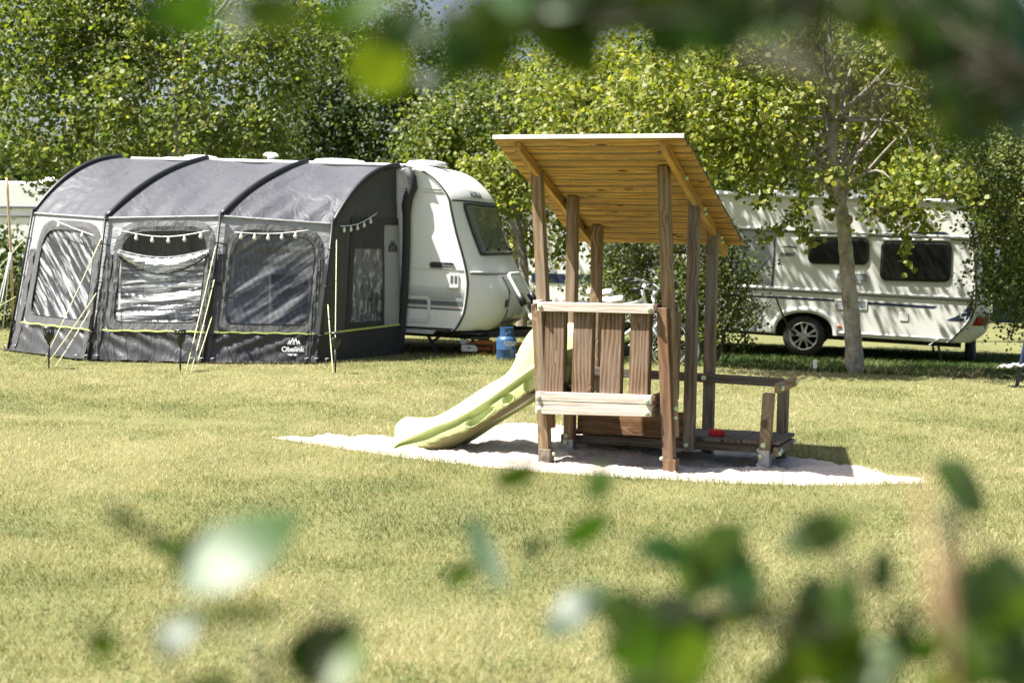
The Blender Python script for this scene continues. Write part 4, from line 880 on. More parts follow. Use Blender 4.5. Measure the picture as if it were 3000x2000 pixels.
for cx_, h, w_ in ((-.07, .10, .035), (-.024, .15, .046), (.027, .15, .046), (.075, .095, .035)): mtn(cx_, h, w_)
b.build('end_emblem', 'blackprint', aw)
# left end wall and awning rear curtain (mostly hidden)
b = MB(); rows = []
for r in range(9):
    rows.append([local((Ft[0] * (1 - c / 12) + V3((*cl(-4.2, -.05, 0).xy, 0)) * (c / 12)) * (1 - r / 8) + arc(0, c / 12) * (r / 8)) for c in range(13)])
b.grid(rows); b.build('end_wall', 'side_fabric', aw)
# floor sheet inside
b = MB(); b.poly([local(Ft[k] + V3((0, .06, .012))) for k in range(4)] + [local(V3((*cl(-.05, -.1, 0).xy, .012))), local(V3((*cl(-4.15, -.1, 0).xy, .012)))]); b.build('ground_sheet', 'grey_panel', aw)
# inner curtains seen through the windows
def icurt(u0, u1, z0, z1, m, n_off=-.25, f=30, amp=.03):
    b = MB(); b.grid([[local(cl(u0 + (u1 - u0) * c / 30, n_off + amp * math.sin(c * f / 30 * 2), z0 + (z1 - z0) * r)) for c in range(31)] for r in range(2)]); return b.build('inner_curtain', m, aw)
icurt(-4.05, -3.0, .05, 2.05, 'grey_panel'); icurt(-2.35, -1.6, .05, 2.0, 'grey_panel'); icurt(-1.3, -.35, .05, 1.0, 'grey_panel', -.35)
icurt(-.95, -.62, .2, 1.9, 'tan_item', -.5)
# guy ropes, pegs
def rope(name, p, q, r, m, par=aw, conv=local):
    p, q = V3(p), V3(q); b = MB(); b.tube([conv(p + (q - p) * t - V3((0, 0, .02)) * math.sin(math.pi * t)) for t in (0, .25, .5, .75, 1)], r, 5); return b.build(name, m, par)
for a, c in ((Tp[1] + V3((-.02, -.06, -.18)), (-5.36, 16.12, 0)), (Tp[1] * .35 + Ft[1] * .65 + V3((-.05, -.05, 0)), (-5.20, 16.10, 0)), (Tp[1] + V3((0, -.06, -.75)), (-5.33, 16.16, 0)),
             (Tp[2] + V3((-.04, -.06, -.30)), (-3.62, 15.72, 0)), (Tp[2] + V3((-.04, -.06, -.65)), (-3.57, 15.75, 0)), (Tp[2] + V3((-.06, -.06, -1.1)), (-3.55, 15.80, 0)),
             (Tp[3] + V3((.05, -.05, -.18)), (-2.02, 16.2, 0)), (Tp[3] * .42 + Ft[3] * .58 + V3((.05, -.05, 0)), (-2.04, 16.2, 0)),
             (Tp[0] + V3((-.03, -.03, -.25)), (-7.6, 18.2, .0)), (Tp[0] * .4 + Ft[0] * .6, (-7.5, 17.6, 0))):
    rope('guy_rope', a, c, .0048, 'rope')
for k in range(4):
    for dx in (-.12, .0, .13):
        p = Ft[k] + V3((dx, -.10, 0)); b = MB(); b.tube([local(p + V3((0, 0, -.03))), local(p + V3((-.02, -.02, .07))), local(p + V3((.02, -.02, .075)))], .008, 6); b.build('peg', 'metal', aw)
# string lights, two runs
def lights(pts, n, sag, label, r=.021):
    base = V3(pts[0]); e = empty('string_lights', base, label=label, cat='string lights'); path_ = []
    for a, c in zip(pts, pts[1:]):
        a, c = V3(a), V3(c); path_ += [a + (c - a) * t - V3((0, 0, sag)) * math.sin(math.pi * t) - base for t in np.linspace(0, 1, 12)[:-1]]
    path_.append(V3(pts[-1]) - base); b = MB(); b.tube(path_, .0055, 5); b.build('cord', 'bulb', e)
    for k in range(n):
        p = path_[int((k + .5) / n * (len(path_) - 1))]; b = MB(); b.lathe(p + V3((0, 0, -.008)), [(.010, 0), (.011, -.02), (r, -.034), (r * 1.08, -.05), (r * .75, -.066), (0, -.073)], 10); b.build('bulb', 'bulb', e)
lights([at(150, 640, 18.2), at(276, 690, 17.5)], 2, .01, 'short white string of round bulbs at the left awning panel')
lights([at(352, 675, 17.15), at(612, 675, 17.02)], 6, .075, 'white bulb string sagging across the middle awning window')
lights([at(686, 680, 17.0), at(905, 674, 17.12)], 5, .03, 'white bulb string along the top of the right awning window')
lights([ez(.06, 1.68, .06), ez(.60, 1.86, .06)], 5, .05, 'white bulb string on the dark end wall of the awning', .019)
# furniture inside
tb = empty('camping_table', (-4.55, 18.15, 0), R(-8), label='low white camping table inside the awning behind the creased window', cat='table')
b = MB(); b.box((-.4, -.25, .66), (.4, .25, .69)); b.build('table_top', 'lightgrey', tb, .008)
for sx in (-1, 1):
    for sy in (-1, 1): b = MB(); b.tube([(sx * .36, sy * .21, 0), (sx * .33, sy * .19, .66)], .014, 8); b.build('leg', 'wtube', tb)
b = MB(); b.box((-.17, -.15, 0), (.17, .15, .46)); o = b.build('cool_box', 'wtube', None, .02); o.location = (-4.5, 18.15, .69); tag(o, 'white box standing on the low table inside the awning', 'box')
b = MB(); b.box((-.172, -.152, .33), (.172, .152, .34)); b.build('lid_gap', 'greyblue', o)
ch = empty('camping_chair', (-2.80, 17.95, 0), R(12), label='dark camping chair with pale frame inside the right awning window', cat='chair')
b = MB(); b.grid([[(-.23 + .46 * c / 6, .2 + .18 * r / 6, .45 + .6 * r / 6) for c in range(7)] for r in range(7)]); b.build('backrest', 'skirt_fabric', ch, solid=.02)
b = MB(); b.box((-.24, -.25, .42), (.24, .2, .445)); b.build('seat', 'skirt_fabric', ch, .008)
for sx in (-1, 1):
    b = MB(); b.tube([(sx * .26, -.26, 0), (sx * .26, .24, .62), (sx * .26, -.26, .64)], .012, 8); b.build('leg', 'wtube', ch)
    b = MB(); b.tube([(sx * .26, .28, 0), (sx * .26, -.2, .44), (sx * .25, .4, 1.08)], .012, 8); b.build('leg', 'wtube', ch)
    b = MB(); b.box((sx * .26 - .025, -.28, .63), (sx * .26 + .025, .2, .655)); b.build('armrest', 'wtube', ch, .006)
# garden torches
b = MB(); tor = empty('garden_torch', (-5.26, 16.1, 0), label='black solar garden torch in the lawn before the left awning panel', cat='garden torch', group='solar torches before the awning')
b.tube([(0, 0, -.04), (0, 0, .30)], [.008, .016], 10); b.build('stake', 'darkplastic', tor)
b = MB(); b.lathe((0, 0, .28), [(.014, 0), (.026, .03), (.055, .07), (.060, .12), (.056, .13)], 16); b.build('torch_head', 'darkplastic', tor)
b = MB()
for k in range(10): t = 2 * math.pi * k / 10; b.tube([(.056 * math.cos(t), .056 * math.sin(t), .40), (.058 * math.cos(t + .2), .058 * math.sin(t + .2), .455)], .005, 5)
b.lathe((0, 0, .45), [(.066, 0), (.070, .008), (.066, .022), (.03, .03), (0, .031)], 16); b.build('torch_cap', 'darkplastic', tor)
for (x_, y_), la in (((-3.75, 16.03), 'black solar garden torch by the guy ropes of the middle awning pole'), ((-2.0, 16.08), 'black solar garden torch at the right corner of the awning')):
    c = copy_tree(tor); c.location = (x_, y_, 0); c['label'] = la
# neighbour's pole with ropes
pl = empty('tent_pole', at(40, 985, 20.5), label='pale wooden tent pole with guy ropes left of the awning', cat='tent pole'); q0 = V3(pl.location); q0.z = 0; pl.location = q0
lo = lambda p: tuple(V3(p) - q0)
b = MB(); b.tube([lo((q0.x, 20.5, -.05)), lo(at(32, 745, 20.5)), lo(at(22, 560, 20.5)), lo(at(20, 520, 20.5))], .019, 8); b.build('pole', 'pole_wood', pl)
b = MB(); b.tube([lo(at(31, 790, 20.5)), lo(at(30, 740, 20.5))], .026, 8); b.build('pole_joint', 'wtube', pl)
for e_ in (at(0, 905, 20.2), at(-30, 980, 20.2), at(8, 960, 20.3)): rope('guy_rope', at(30, 745, 20.5), e_, .008, 'wrope', pl, lo)
# ------------------------------------------------------------------ caravan under the tree
C2 = V3((4.41, 21.5, 0)); PH2 = R(15); T2 = .030; W2 = 2.3
c2 = empty('caravan', C2, -PH2, T2, label='cream caravan with dark side windows parked behind the tree trunk', cat='caravan')
def U2(u, z): return (u - T2 * z, z + T2 * u)
def S2(u, z, y=-.004): a, c = U2(u, z); return (a, y, c)
rear = [U2(*p) for p in ((2.30, 2.21), (2.34, 1.95), (2.375, 1.78), (2.43, 1.35), (2.465, .85), (2.44, .62), (2.36, .44), (2.20, .25), (2.10, .145))]
rearc = [U2(*p) for p in ((2.33, 2.24), (2.42, 1.95), (2.46, 1.78), (2.55, 1.35), (2.60, .90), (2.68, .84), (2.69, .50), (2.64, .30), (2.45, .145))]
def fb2(n): s_ = min(n, W2 - n) / .30; return math.sin(min(1, max(0, s_)) * math.pi / 2) ** .8
N2 = [0, .02, .06, .12, .2, .3, .5, .9, 1.4, 1.8, 2.0, 2.1, 2.18, 2.24, 2.28, 2.3]
ra, rb_ = [tuple(q) for q in refine(rear, 3)], [tuple(q) for q in refine(rearc, 3)]
b = MB(); b.grid([[(a[0] + (c[0] - a[0]) * fb2(n), n, a[1] + (c[1] - a[1]) * fb2(n)) for n in N2] for a, c in zip(ra, rb_)])
FR = -3.3; zt = ra[0][1]; zb = ra[-1][1]; AR = .41
front = [(FR + .5, zt), (FR + .22, zt - .10), (FR + .05, zt - .35), (FR - .02, 1.4), (FR - .05, .7), (FR + .05, zb)]
arch = [(AR * math.cos(t), .165 + .36 * math.sin(t)) for t in np.linspace(0, math.pi, 15)]
arch = [(-u, z) for u, z in arch[::-1]][::-1]
for y0 in (0, W2):                                         # side with the wheel arch cut out: upper part + two lower parts
    up = [(u, y0, z) for u, z in front[:4]] + [(FR - .03, y0, .62), (2.4, y0, .62)]
    b.poly([(FR + .5, y0, zt), (FR + .22, y0, zt - .10), (FR + .05, y0, zt - .35), (FR - .02, y0, 1.4), (FR - .04, y0, .66)] + [(x, y0, .66) for x in np.linspace(FR + .2, 2.3, 12)] + [(x, y0, z) for x, z in ra[::-1] if z > .66])
    la = [(FR - .04, y0, .66), (FR - .04, y0, .5), (FR + .05, y0, zb), (-.43, y0, zb)] + [(-.43 * math.cos(t), y0, zb + (.53 - zb) * math.sin(t) ** .8) for t in np.linspace(.1, math.pi / 2, 10)] + [(0, y0, .66)]
    b.poly(la)
    ra2 = [(0, y0, .66)] + [(.43 * math.cos(t), y0, zb + (.53 - zb) * math.sin(t) ** .8) for t in np.linspace(math.pi / 2, .1, 10)] + [(.43, y0, zb)] + [(x, y0, z) for x, z in ra[::-1] if z <= .66] + [(2.38, y0, .66)]
    b.poly(ra2)
b.grid([[(u, n, z + .04 * fb2(n) * (z > 2.1)) for n in N2] for u, z in [(FR + .05, zb)] + front[::-1][1:] + [(0, zt), ra[0]]])
b.poly([(FR + .05, 0, zb), (-.5, 0, zb), (-.5, W2, zb), (FR + .05, W2, zb)]); b.poly([(.5, 0, zb), (2.2, 0, zb), (2.2, W2, zb), (.5, W2, zb)])
b.build('body', 'cream', c2)
b = MB(); b.grid([[(x_ * .43, y_, zb + (.53 - zb) * math.sin(t) ** .8) for y_ in (0.0, .35)] for x_, t in [(-math.cos(t), t) for t in np.linspace(.02, math.pi - .02, 16)]]); b.poly([(-.45, .35, zb - .05), (.45, .35, zb - .05), (.45, .35, .6), (-.45, .35, .6)]); b.build('wheel_housing', 'chassis', c2)
b = MB()
for k, (t0, t1) in enumerate(zip(np.linspace(.0, math.pi, 21)[:-1], np.linspace(.0, math.pi, 21)[1:])):
    f = lambda t, q: (-(.43 + q) * math.cos(t), -.028 + .0 * q, zb + (.53 - zb + q) * math.sin(t) ** .8)
    g = lambda t, q: (f(t, q)[0], -.001, f(t, q)[2])
    b._add([f(t0, 0), f(t1, 0), f(t1, .075), f(t0, .075), g(t0, .09), g(t1, .09), g(t0, -.004), g(t1, -.004)], [(0, 1, 2, 3), (3, 2, 5, 4), (6, 7, 1, 0)], 0, None, True)
b.build('wheel_arch', 'white', c2)
wz = .165
def wheel(par, o, r, name='wheel'):
    b = MB(); b.lathe(o, [(.20, .09), (r * .97, .085), (r, .05), (r, -.05), (r * .97, -.085), (.215, -.09), (.205, -.06), (.205, .09)], 36, (0, -1, 0), 0, False); wh = b.build(name, 'tyre', par)
    b = MB(); x, y, z = o
    b.lathe((x, y - .075, z), [(.196, -.03), (.205, .012), (.212, .016), (.208, .020), (.192, .004), (.188, -.05)], 40, (0, -1, 0), 0, False)
    b.lathe((x, y - .075, z), [(.055, -.03), (.055, .002), (.035, .010), (.03, .006), (0, .006)], 20, (0, -1, 0))
    for k in range(5):
        a = 2 * math.pi * k / 5 + .32
        for da in (-.20, .20):
            P_ = lambda rr, aa, dy: (x + rr * math.cos(aa), y - .075 + dy, z + rr * math.sin(aa))
            w0, w1 = .16 / .55, .085
            p = [P_(.045, a + da * .6 - .30, -.006), P_(.045, a + da * .6 + .30, -.006), P_(.195, a + da * 1.25 + w1, -.004), P_(.195, a + da * 1.25 - w1, -.004)]
            b.hexa(p + [(q[0], q[1] + .03, q[2]) for q in p])
        q = P_(.07, a + .63, -.004); b.ball(q, .009, 8)
    b.build('rim', 'alloy', wh)
    b = MB(); b.lathe((x, y + .02, z), [(.0, 0), (.19, 0)], 24, (0, -1, 0)); b.build('brake_plate', 'chassis', wh); return wh
wheel(c2, (.0, .10, wz), .315)
b = MB(); b.lathe((0, W2 - .1, wz), [(.1, .09), (.3, .085), (.315, .04), (.315, -.04), (.3, -.085), (.1, -.09)], 28, (0, 1, 0)); b.build('wheel', 'tyre', c2)
# mouldings, stripes
def s2tube(u0, z0, u1, z1, r, m='white', nm='side_moulding', y=-.002):
    b = MB(); a, c = S2(u0, z0, y), S2(u1, z1, y); b.tube([a, tuple((V3(a) + V3(c)) / 2), c], r, 8); return b.build(nm, m, c2)
s2tube(-2.9, 1.85, 2.37, 1.685, .024); s2tube(-2.9, 1.815, 2.37, 1.65, .008, 'greyblue'); s2tube(-2.9, .95, 2.44, .80, .024); s2tube(-2.9, .912, 2.44, .765, .007, 'greyblue')
s2tube(-2.9, .21 + .10, -.42, .21, .016); s2tube(.45, .245, 2.15, .195, .016)
b = MB(); rf = [S2(u, z, .0) for u, z in ((-2.9, 2.335), (0, 2.265), (2.28, 2.195))]; b.tube(rf, .03, 8); b.build('roof_rail', 'trim', c2)
def strip2(nm, m, pts, y=-.0035): b = MB(); b.poly([S2(u, z, y) for u, z in pts]); return b.build(nm, m, c2)
strip2('stripe', 'navy', [(-2.9, .795), (.445, .705), (.445, .735), (-2.9, .828)]); strip2('stripe', 'navy', [(.915, .675), (1.87, .645), (1.93, .676), (.915, .712)])
strip2('lower_band', 'grey_paint', [(-2.8, .60), (-.50, .53), (-.45, .42), (-2.8, .49)]) if False else None
# rear flash with letters
fl2 = strip2('rear_flash', 'navy', [(2.055, .475), (2.20, .535), (2.32, .63), (2.39, .75), (2.425, .93), (2.44, 1.06), (2.452, 1.06), (2.455, .80), (2.43, .63), (2.36, .46), (2.30, .465)], -.004)
xd2, ud2 = V3(S2(1, 0)) - V3(S2(0, 0)), V3(S2(0, 1)) - V3(S2(0, 0))
text_mesh('flash_lettering', 'C', .13, 'print', fl2, S2(2.285, .515, -.007), xd2, ud2, .001, .2, 'CENTER', 1, 1.05, .001); text_mesh('flash_lettering', 'L', .10, 'print', fl2, S2(2.335, .475, -.007), xd2, ud2, .001, .2, 'CENTER', 1, 1.1, .001)
strip2('name_swoosh', 'navy', [(-.416, 1.508), (-.30, 1.505), (-.131, 1.495), (-.128, 1.512), (-.28, 1.522)])
text_mesh('side_lettering', 'DIAMANT', .078, 'navy', c2, S2(-.385, 1.372, -.005), xd2, ud2, .001, .35, 'LEFT', 1.0, .64, .001)
strip2('upper_swoosh', 'navy', [(1.50, 1.735), (1.60, 1.775), (2.0, 1.77), (2.06, 1.735)])
# windows
def win2(u0, z0, u1, z1, r):
    q = [S2(p[0], p[2] , -.016) for p in rrect(u0, u1, z0, z1, r, 0, 7)]; b = MB(); n = len(q); qi = [S2(p[0], p[2], -.028) for p in rrect(u0 + .035, u1 - .035, z0 + .035, z1 - .035, r * .75, 0, 7)]
    qb = [(p[0], .004, p[2]) for p in q]
    b._add(q + qi + qb, [(i, (i + 1) % n, n + (i + 1) % n, n + i) for i in range(n)] + [(i, 2 * n + i, 2 * n + (i + 1) % n, (i + 1) % n) for i in range(n)], 0, None, False); wf = b.build('window', 'darkplastic', c2)
    b = MB(); b.poly(qi); b.build('pane', 'wglass', wf)
    zc = z1 - .012; b = MB(); b.tube([S2(u0 + .02, zc + .035, -.012), S2((u0 + u1) / 2, zc + .035, -.012), S2(u1 - .02, zc + .035, -.012)], .022, 8); b.build('window_rail', 'trim', wf)
    return wf
win2(.03, 1.262, .925, 1.66, .10); win2(1.09, 1.035, 2.10, 1.625, .10)
# vents, hatch, lamp, door
def grille(u0, u1, z0, z1):
    b = MB(); o_, i_ = [S2(p[0], p[2], -.012) for p in rrect(u0, u1, z0, z1, .02, 0)], [S2(p[0], p[2], -.012) for p in rrect(u0 + .018, u1 - .018, z0 + .018, z1 - .018, .012, 0)]; n = len(o_)
    b._add(o_ + i_ + [(x, 0, z) for x, _, z in o_], [(i, (i + 1) % n, n + (i + 1) % n, n + i) for i in range(n)] + [(i, 2 * n + i, 2 * n + (i + 1) % n, (i + 1) % n) for i in range(n)])
    g_ = b.build('vent', 'trim', c2); b = MB(); b.poly([(x, -.004, z) for x, _, z in i_], 0)
    for k in range(7): zz = z0 + .02 + (z1 - z0 - .04) * (k + .5) / 7; b.poly([S2(u0 + .02, zz - .004, -.010), S2(u1 - .02, zz - .004, -.010), S2(u1 - .02, zz + .006, -.005), S2(u0 + .02, zz + .006, -.005)], 1)
    b.build('vent_grille', ['greyblue', 'grey_paint'], g_)
grille(.46, .925, .995, 1.14); grille(.45, .92, .595, .735)
b = MB(); b.prism([S2(p[0], p[2], -.001) for p in rrect(1.395, 1.52, .445, .57, .015, 0)], (0, -.008, 0)); b.build('filler_flap', 'white', c2, .003)
b = MB(); b.prism([S2(p[0], p[2], -.001) for p in rrect(-1.5, -.63, .325, .64, .04, 0)], (0, -.010, 0)); ht2 = b.build('service_hatch', 'cream', c2, .005)
b = MB(); b.tube([S2(-1.06, .575, -.014), S2(-.72, .57, -.014)], .010, 6); b.build('hatch_lock', 'greyblue', ht2)
b = MB(); b.ball(S2(.52, .332, -.006), .04, 12, 0, (1, 1, 1)); o = b.build('side_marker', 'amber', c2)
k_ = S2(.52, .332, -.006)
for v_ in o.data.vertices: v_.co = V3((k_[0] + (v_.co.x - k_[0]) * 1.1, k_[1] + (v_.co.y - k_[1]) * .4, k_[2] + (v_.co.z - k_[2]) * .55))
b = MB(); b.tube([S2(-.465, 1.74, -.004), S2(-.49, .86, -.004)], .010, 6); b.build('door_gap', 'rubber', c2)
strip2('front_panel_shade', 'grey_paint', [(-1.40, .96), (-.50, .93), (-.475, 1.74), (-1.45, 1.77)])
# rear lamps and trims
b = MB(); p = [(2.44, -.0)]
sm2 = [(a[0] + .004, -.008, a[1]) for a in ra if a[1] < 1.95]; b.tube(sm2, .013, 8); b.build('seam_trim', 'rubber', c2)
b = MB(); b.tube([(x - .022, -.010, z) for x, _, z in sm2], .006, 6); b.build('seam_trim', 'trim', c2)
def RS(n, z, off=0.): us, uc = lerpz(rear[::-1], z), lerpz(rearc[::-1], z); return (us + (uc - us) * fb2(n) + off, n, z)
for y_s in (0,):
    b = MB(); b.grid([[RS(.035 + .10 * i / 6, U2(2.45, .405)[1] + .20 * j / 6, .012) for i in range(7)] for j in range(5)]); tl = b.build('tail_lamp', 'redlens', c2, solid=.012)
    b = MB(); b.grid([[RS(.035 + .10 * i / 6, U2(2.45, .555)[1] + .05 * j / 2, .014) for i in range(7)] for j in range(3)]); b.build('indicator', 'clearlens', tl, solid=.012)
    b = MB(); b.grid([[RS(.135 + .07 * i / 6, U2(2.45, .405)[1] + .20 * j / 6, .012) for i in range(7)] for j in range(7)]); b.build('reflector', 'greyblue', tl, solid=.012)
b = MB(); b.grid([[RS(.30 + 1.7 * i / 12, U2(2.5, 1.05)[1] + .62 * j / 8, .012) for i in range(13)] for j in range(9)]); b.build('rear_window', 'wglass', c2, solid=.012)
b = MB(); b.tube([RS(n, U2(2.5, .80)[1], .03) for n in N2[1:-1]], .018, 8); b.build('rear_shelf', 'trim', c2)
# underside
b = MB(); b.box((FR + .3, .4, zb - .09), (2.3, .5, zb - .004)); b.box((FR + .3, 1.8, zb - .09), (2.3, 1.9, zb - .004)); b.beam((FR + .3, .5, .1), (FR - 1.2, 1.1, .16), .06, .1); b.beam((FR + .3, 1.8, .1), (FR - 1.2, 1.2, .16), .06, .1); b.build('chassis', 'chassis', c2)
for u0, du, n0 in ((1.95, .12, .12), (-1.35, -.05, .25), (1.9, .1, 2.1)):
    b = MB(); b.beam((u0, n0, zb), (u0 + du, n0, -.26 - T2 * 0), .05, .035, (1, 0, 0)); b.build('corner_steady', 'chassis', c2)
b = MB(); a = S2(1.83, .10, -.03); b.beam(a, S2(1.98, .215, -.02), .03, .012); b.build('steady_handle', 'trim', c2)
b = MB(); b.lathe((2.46, .8, .04), [(.12, .07), (.26, .065), (.275, .03), (.275, -.03), (.26, -.065), (.12, -.07)], 30, (.99, -.12, .05)); b.build('spare_wheel', 'tyre', c2)
for u0, n0, L_, h_ in ((-.95, .5, .8, .10), (.05, .55, .75, .14), (1.2, .9, .5, .08)):
    b = MB(); b.hexa([(u0, n0, 2.25), (u0 + L_, n0, 2.25), (u0 + L_, n0 + .6, 2.25), (u0, n0 + .6, 2.25), (u0 + .05, n0 + .05, 2.27 + h_), (u0 + L_ - .05, n0 + .05, 2.27 + h_), (u0 + L_ - .05, n0 + .55, 2.27 + h_), (u0 + .05, n0 + .55, 2.27 + h_)]); b.build('roof_hatch', 'trim', c2, .03)
# bar and stay in front of it
st = empty('leaning_stay', at(2285, 870, 20.4), label='thin dark stay leaning from the bush towards the caravan wheel', cat='stay')
b = MB(); q0_ = V3(st.location); b.tube([at(2272, 868, 20.4) - q0_, at(2300, 940, 20.5) - q0_, at(2330, 985, 20.9) - q0_], .014, 6); b.build('stay_bar', 'darkplastic', st)

# ------------------------------------------------------------------ bicycles
def bicycle():
    e = empty('bicycle', (0, 0, 0)); r = .335
    def whl(x, name):
        b = MB(); n = 40; rows = [[(x + (r - .018 + .018 * math.cos(a)) * math.cos(t), .018 * math.sin(a), r + (r - .018 + .018 * math.cos(a)) * math.sin(t)) for a in np.linspace(0, 2 * math.pi, 9)] for t in np.linspace(0, 2 * math.pi, n + 1)]
        b.grid(rows); w_ = b.build(name, 'tyre', e)
        b = MB(); b.tube([(x + (r - .04) * math.cos(t), 0, r + (r - .04) * math.sin(t)) for t in np.linspace(0, 2 * math.pi, 33)], .010, 6, 0, False); b.lathe((x, -.05, r), [(.025, 0), (.025, .1)], 12, (0, 1, 0)); b.build('rim', 'alloy', w_)
        b = MB()
        for k in range(18): t = 2 * math.pi * k / 18; b.tube([(x, .02 if k % 2 else -.02, r), (x + (r - .045) * math.cos(t), 0, r + (r - .045) * math.sin(t))], .0015, 3)
        b.build('spokes', 'alloy', w_); return w_
    whl(-.53, 'wheel'); whl(.56, 'wheel')
    b = MB(); bb, se, hd0, hd1 = (-.10, 0, .30), (-.24, 0, .74), (.35, 0, .66), (.30, 0, .86)
    for a, c, q in ((bb, se, .016), (bb, hd0, .021), (se, hd1, .017), (hd0, hd1, .020), ((-.53, .05, r), bb, .010), ((-.53, -.05, r), bb, .010), ((-.53, .05, r), se, .008), ((-.53, -.05, r), se, .008)): b.tube([a, c], q, 8)
    b.build('frame', 'bikeframe', e)
    b = MB(); b.tube([(.36, .055, .62), (.44, .06, .48), (.56, .06, r)], .014, 8); b.tube([(.36, -.055, .62), (.44, -.06, .48), (.56, -.06, r)], .014, 8); b.tube([(.37, -.07, .61), (.37, .07, .61)], .02, 8); b.build('fork', 'bikeframe', e)
    b = MB(); b.tube([hd1, (.265, 0, 1.0)], .022, 10); b.tube([(.265, 0, .99), (.30, 0, 1.06)], .026, 10); st_ = b.build('stem', 'wtube', e)
    b = MB(); b.tube([(.08, -.30, 1.10), (.22, -.27, 1.12), (.33, -.10, 1.08), (.33, .10, 1.08), (.22, .27, 1.12), (.08, .30, 1.10)], .012, 8); hb = b.build('handlebar', 'alloy', e)
    for s in (-1, 1):
        b = MB(); b.tube([(.06, s * .305, 1.098), (.20, s * .275, 1.118)], .018, 8); b.build('grip', 'bikedark', hb)
        b = MB(); b.tube([(.24, s * .25, 1.09), (.16, s * .27, 1.06), (.10, s * .29, 1.06)], .007, 6); b.build('brake_lever', 'bikedark', hb)
    b = MB(); b.tube([(.27, .05, 1.08), (.42, .06, 1.0), (.43, .04, .75), (.37, .03, .6)], .005, 5); b.build('cable', 'bikedark', hb)
    b = MB(); b.tube([se, (-.275, 0, .90)], .014, 8); b.build('seat_post', 'alloy', e)
    b = MB(); b.grid([[(-.42 + .30 * t, w_ * (.085 * (1 - t) ** .6 + .018), .93 + .02 * math.cos(w_ * 2.2) - .02 * abs(w_) ** 3 + .012 * math.cos(t * 7)) for w_ in np.linspace(-1, 1, 9)] for t in np.linspace(0, 1, 9)]); b.build('saddle', 'saddle', e, solid=.035)
    b = MB(); b.tube([(-.53, .0, r + .01 + (r + .03))], .01) if False else None
    rows = [[(-.53 + (r + .03) * math.cos(t), y_, r + (r + .03) * math.sin(t)) for y_ in (-.03, 0, .03)] for t in np.linspace(.3, 2.6, 14)]; b.grid(rows); b.build('mudguard', 'bikeframe', e)
    b = MB(); b.box((-.82, -.06, .70), (-.30, .06, .72)); b.tube([(-.53, .06, r), (-.56, .06, .70)], .007, 6); b.tube([(-.53, -.06, r), (-.56, -.06, .70)], .007, 6); b.build('rack', 'bikedark', e)
    b = MB(); b.lathe((-.10, -.07, .30), [(.09, 0), (.09, .01)], 20, (0, 1, 0)); b.tube([(-.10, -.08, .30), (-.02, -.10, .16)], .01, 6); b.build('crank', 'bikedark', e)
    b = MB(); b.hexa([(-.55, -.075, .27), (0, -.075, .24), (0, -.055, .24), (-.55, -.055, .27), (-.55, -.075, .40), (0, -.075, .37), (0, -.055, .37), (-.55, -.055, .40)]); b.build('chain_guard', 'bikedark', e, .01)
    return e
bk = bicycle(); bk.location = (1.33, 17.62, -.03); bk.rotation_euler = (R(-4), 0, R(-14)); tag(bk, 'silver bicycle with white saddle cover standing nearer, behind the play tower', 'bicycle', 'bicycles parked by the bush')
bk2 = copy_tree(bk); bk2.location = (1.52, 17.95, -.12); bk2.rotation_euler = (R(3), 0, R(-18)); tag(bk2, 'second silver bicycle standing farther back, its handlebar showing between the tower posts', 'bicycle')
bg_ = MB(); bg_.grid([[(-.22 + .44 * i / 10, -.12 + .24 * j / 6 + .01 * math.sin(i * 1.7), .13 * math.sin(math.pi * min(max(i / 10, .04), .96)) ** .3 * math.sin(math.pi * min(max(j / 6, .06), .94)) ** .4 + .008 * math.sin(i * 2.3 + j)) for i in range(11)] for j in range(7)]); bg_.poly([(-.22, -.12, 0), (.22, -.12, 0), (.22, .12, 0), (-.22, .12, 0)])
o = bg_.build('pannier_bag', 'bag', None); o.location = bk.matrix_basis @ V3((-.58, 0, .725)); o.rotation_euler = (0, 0, R(-14)); tag(o, 'dark plum bag tied on the rack of the nearer bicycle', 'bag')
bs = MB(); bs.hexa([(-.16, -.12, 0), (.16, -.12, 0), (.16, .12, 0), (-.16, .12, 0), (-.2, -.15, .14), (.2, -.15, .14), (.2, .15, .14), (-.2, .15, .14)]); o = bs.build('pannier_basket', 'lightgrey', None, .02); o.location = bk2.matrix_basis @ V3((-.60, 0, .725)); o.rotation_euler = (0, 0, R(-18)); tag(o, 'pale basket on the rack of the farther bicycle', 'basket')

# ------------------------------------------------------------------ vehicles and small things behind
def boxy(nm, loc, rz, prof, wid, mt, **kw):
    e = empty(nm, loc, rz, **kw); b = MB(); n = len(prof); b.prism([(u, 0, z) for u, z in prof], (0, wid, 0), 0, False); b.build('body', mt, e, .06); return e
mv = boxy('camper_van', at(1560, 760, 27.0) * 1, R(-12), [(0, .45), (0, 2.2), (.15, 2.45), (1.2, 2.55), (1.9, 2.35), (2.3, 1.75), (2.75, 1.3), (3.2, 1.15), (3.3, .6), (3.25, .45)], 2.1, 'white', label='white camper van with grey windscreen half hidden behind the tower posts', cat='camper van')
mv.location = (.25, 27.0, -.25)
b = MB(); b.poly([(1.75, -.012, 1.30), (2.55, -.012, 1.30), (2.15, -.012, 1.95), (1.75, -.012, 2.0)]); b.build('side_window', 'wglass2', mv)
b = MB(); b.poly([(2.33, .15, 1.78), (2.33, 1.95, 1.78), (2.78, 1.95, 1.31), (2.78, .15, 1.31)][::-1]); o = b.build('windscreen', 'wglass2', mv); o.location = (.015, 0, .015)
b = MB(); b.poly([(0.1, -.012, .98), (1.5, -.012, .98), (1.5, -.012, 1.16), (.1, -.012, 1.16)]); b.build('stripe', 'navy', mv)
